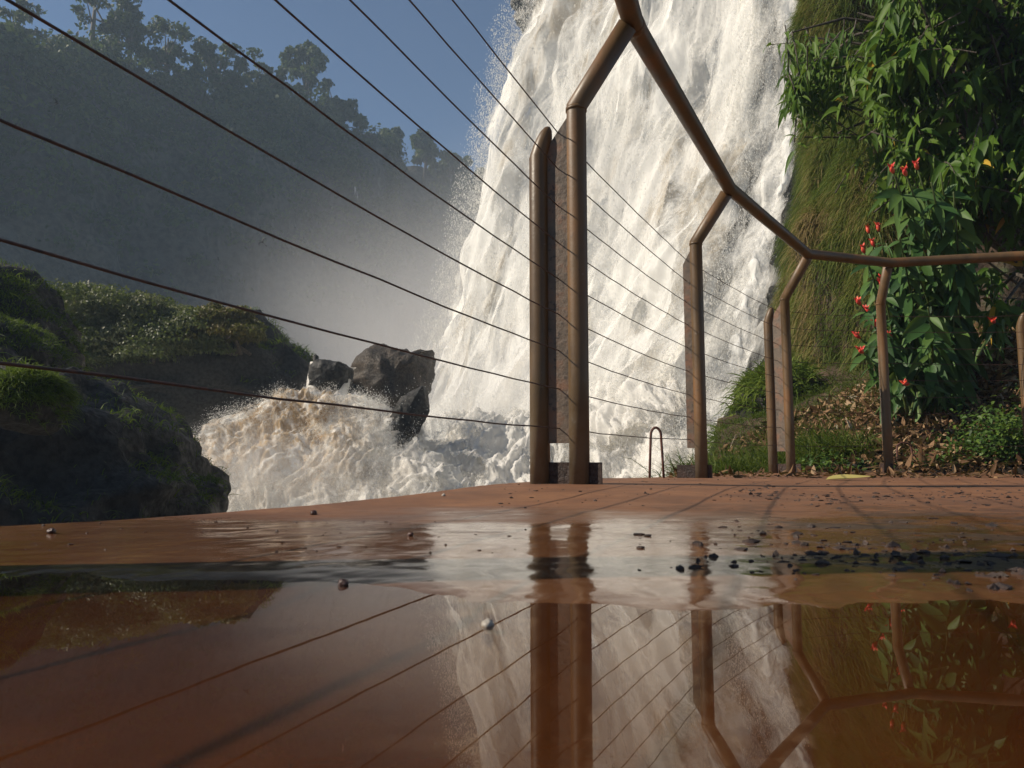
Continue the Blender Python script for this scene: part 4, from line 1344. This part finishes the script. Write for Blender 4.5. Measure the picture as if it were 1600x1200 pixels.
for f, n, s in ((far_grit, 240, .0042), (right_grit, 170, .0034), (left_grit, 110, .0018), (clods, 150, .0062), (band_grit, 200, .0055)):
    p = grit(n, f)
    GP.append(p); GS.append(s * (.25 + rng.random(n) ** 2.5))
P = np.concatenate(GP); s = np.concatenate(GS)
ed = np.interp(np.clip(P[:, 1], -2, 4.7), EDGE[:17, 1], EDGE[:17, 0])
fa = np.interp(P[:, 0], EDGE[10:, 0], EDGE[10:, 1])
kp = (P[:, 0] > ed + .03) & ~((P[:, 0] > .05) & (P[:, 1] > fa - .04))
P, s = P[kp], s[kp]
ico = np.array([(np.cos(a) * np.sqrt(1 - z * z), np.sin(a) * np.sqrt(1 - z * z), z) for z, a in zip(np.linspace(-.9, .9, 14), np.arange(14) * 2.4)])
from mathutils.geometry import delaunay_2d_cdt
import bmesh
bm = bmesh.new()
bmesh.ops.create_icosphere(bm, subdivisions=1, radius=1)
iv = np.array([v.co[:] for v in bm.verts]); bm.faces.ensure_lookup_table()
fi = np.array([[v.index for v in f.verts] for f in bm.faces])
bm.free()
n = len(P)
sc = np.stack([.8 + .6 * rng.random(n), .7 + .5 * rng.random(n), .5 + .4 * rng.random(n)], -1)
big = s > .0045
sc[big, 2] *= .55
VV = iv[None] * (1 + .35 * rng.normal(0, 1, (n, len(iv), 1))) * sc[:, None] * s[:, None, None] + P[:, None]
TT = (np.arange(n) * len(iv))[:, None, None] + fi[None]
tag(mesh('dirt', VV.reshape(-1, 3), TT.reshape(-1, 3), m_rock('wet_grit', (.015, .010, .008), (.07, .035, .022), 80, .7), smooth_sh=False), kind='stuff')
# a thin drift of dead leaf scraps along the far edge
n = 500
P = ground_at(1040 + 560 * rng.random(n), 739.5 + 5 * rng.random(n) ** 2)
P[:, 1] = np.minimum(P[:, 1], np.interp(P[:, 0], EDGE[10:, 0], EDGE[10:, 1]) - .06)
P[:, 2] = ground_h(P[:, 0], P[:, 1]) + .008
N = unit(np.array([0, 0, 1.0]) + rng.normal(0, .5, (n, 3)))
D = unit(np.cross(N, rng.normal(0, 1, (n, 3))))
L = .02 + .05 * rng.random(n)
V, Fs = leaves(P, D, N, L, L * .4, rng.normal(0, .4, n), rng.normal(.3, .5, n), rng, seg=3)
tag(mesh('dry_leaves', V, Fs, M_LIT, attrs={'var': per(np.clip(.25 + .2 * rng.normal(0, 1, n), 0, 1), 12)}), kind='stuff')

# ------------------------------------------------------------------ swifts over the gorge
M_BIRD = NB('dark_feathers'); M_BIRD = M_BIRD.shader(M_BIRD.princ((.012, .012, .013), .7))
def bird(label, px, py, Y, span, yaw, roll, flap):
    c = aty(px, py, Y)
    body = tube([(0, -.42, 0), (0, -.3, 0), (0, -.05, .0), (0, .18, 0), (0, .3, .01), (0, .38, 0)], .05, 9, taper=[.012, .03, .07, .075, .05, .01])
    wv, wf = [], []
    for s in (-1, 1):
        st = [(0.03, .18, -.06, 0), (.28, .24, .02, flap * .12), (.6, .10, -.02, flap * .26), (1.0, -.22, -.24, flap * .30)]
        o0 = len(wv)
        for x, yl, yt, z in st:
            wv += [(s * x, yl, z + .012), (s * x, yt, z + .012), (s * x, yt, z - .012), (s * x, yl, z - .012)]
        for q in range(3):
            a = o0 + q * 4
            for e in range(4):
                wf.append([a + e, a + (e + 1) % 4, a + 4 + (e + 1) % 4, a + 4 + e])
        wf.append([o0 + 12, o0 + 13, o0 + 14, o0 + 15])
    tail = (np.array([(-.04, -.38, .008), (.04, -.38, .008), (.10, -.62, .008), (-.10, -.62, .008), (-.04, -.38, -.008), (.04, -.38, -.008), (.10, -.62, -.008), (-.10, -.62, -.008)]),
            np.array([[0, 1, 2, 3], [7, 6, 5, 4], [0, 4, 5, 1], [1, 5, 6, 2], [2, 6, 7, 3], [3, 7, 4, 0]]))
    V, Fs = join(body, (np.array(wv), np.array(wf)), tail)
    o = mesh('bird', V * np.array([1, 1.9, 2.2]) * span / 2, Fs, M_BIRD)
    o.location = c
    o.rotation_euler = (1.25, roll, yaw)
    return tag(o, label, 'bird', 'swifts flying over the gorge')
bird('swift banking with spread wings between the fence wires, largest and clearest of the birds', 411, 379, 30, .42, .1, -.75, 1)
bird('swift flying upright high on the left in front of the hazy wood', 87, 161, 34, .42, .2, 1.35, 1)
bird('tiny dark swift above the middle shrub of the headland', 257, 421, 36, .27, .9, .3, -1)
bird('faint swift between the tiny dark one and the largest one', 340, 405, 42, .30, .5, 1.2, 1)

# ------------------------------------------------------------------ air
def ellipsoid_volume(name, c, r, mat, rot=0):
    bm = bmesh.new()
    bmesh.ops.create_icosphere(bm, subdivisions=3, radius=1)
    me = bpy.data.meshes.new(name)
    bm.to_mesh(me); bm.free()
    me.materials.append(mat)
    o = bpy.data.objects.new(name, me)
    C.objects.link(o)
    o.location = c; o.scale = r; o.rotation_euler = (0, 0, rot)
    return tag(o, kind='stuff')
ellipsoid_volume('mist', aty(860, 660, 22), (8, 5, 5.0), m_volume('plunge_mist', .42, fall=1.6))
ellipsoid_volume('mist', aty(880, 400, 24.5), (7, 3.2, 9.5), m_volume('fall_mist', .07, fall=1.5))
ellipsoid_volume('mist', aty(380, 755, 12.6), (3.4, 1.6, 1.5), m_volume('cascade_mist', .55, fall=2.0))
ellipsoid_volume('mist', aty(730, 590, 60), (31, 22, 23), m_volume('gorge_mist', .13, (1, .97, .95), fall=1.4))
V, Fs = box((10, 105, 50), 420, 250, 125, (1, 0, 0), (0, 1, 0))
V[:, 2] = np.where(V[:, 2] < 50, -13, 72)
hz = tag(mesh('haze', V, [Fs], m_volume('haze_air', .0013, (.62, .80, 1.0)), smooth_sh=False), kind='stuff')
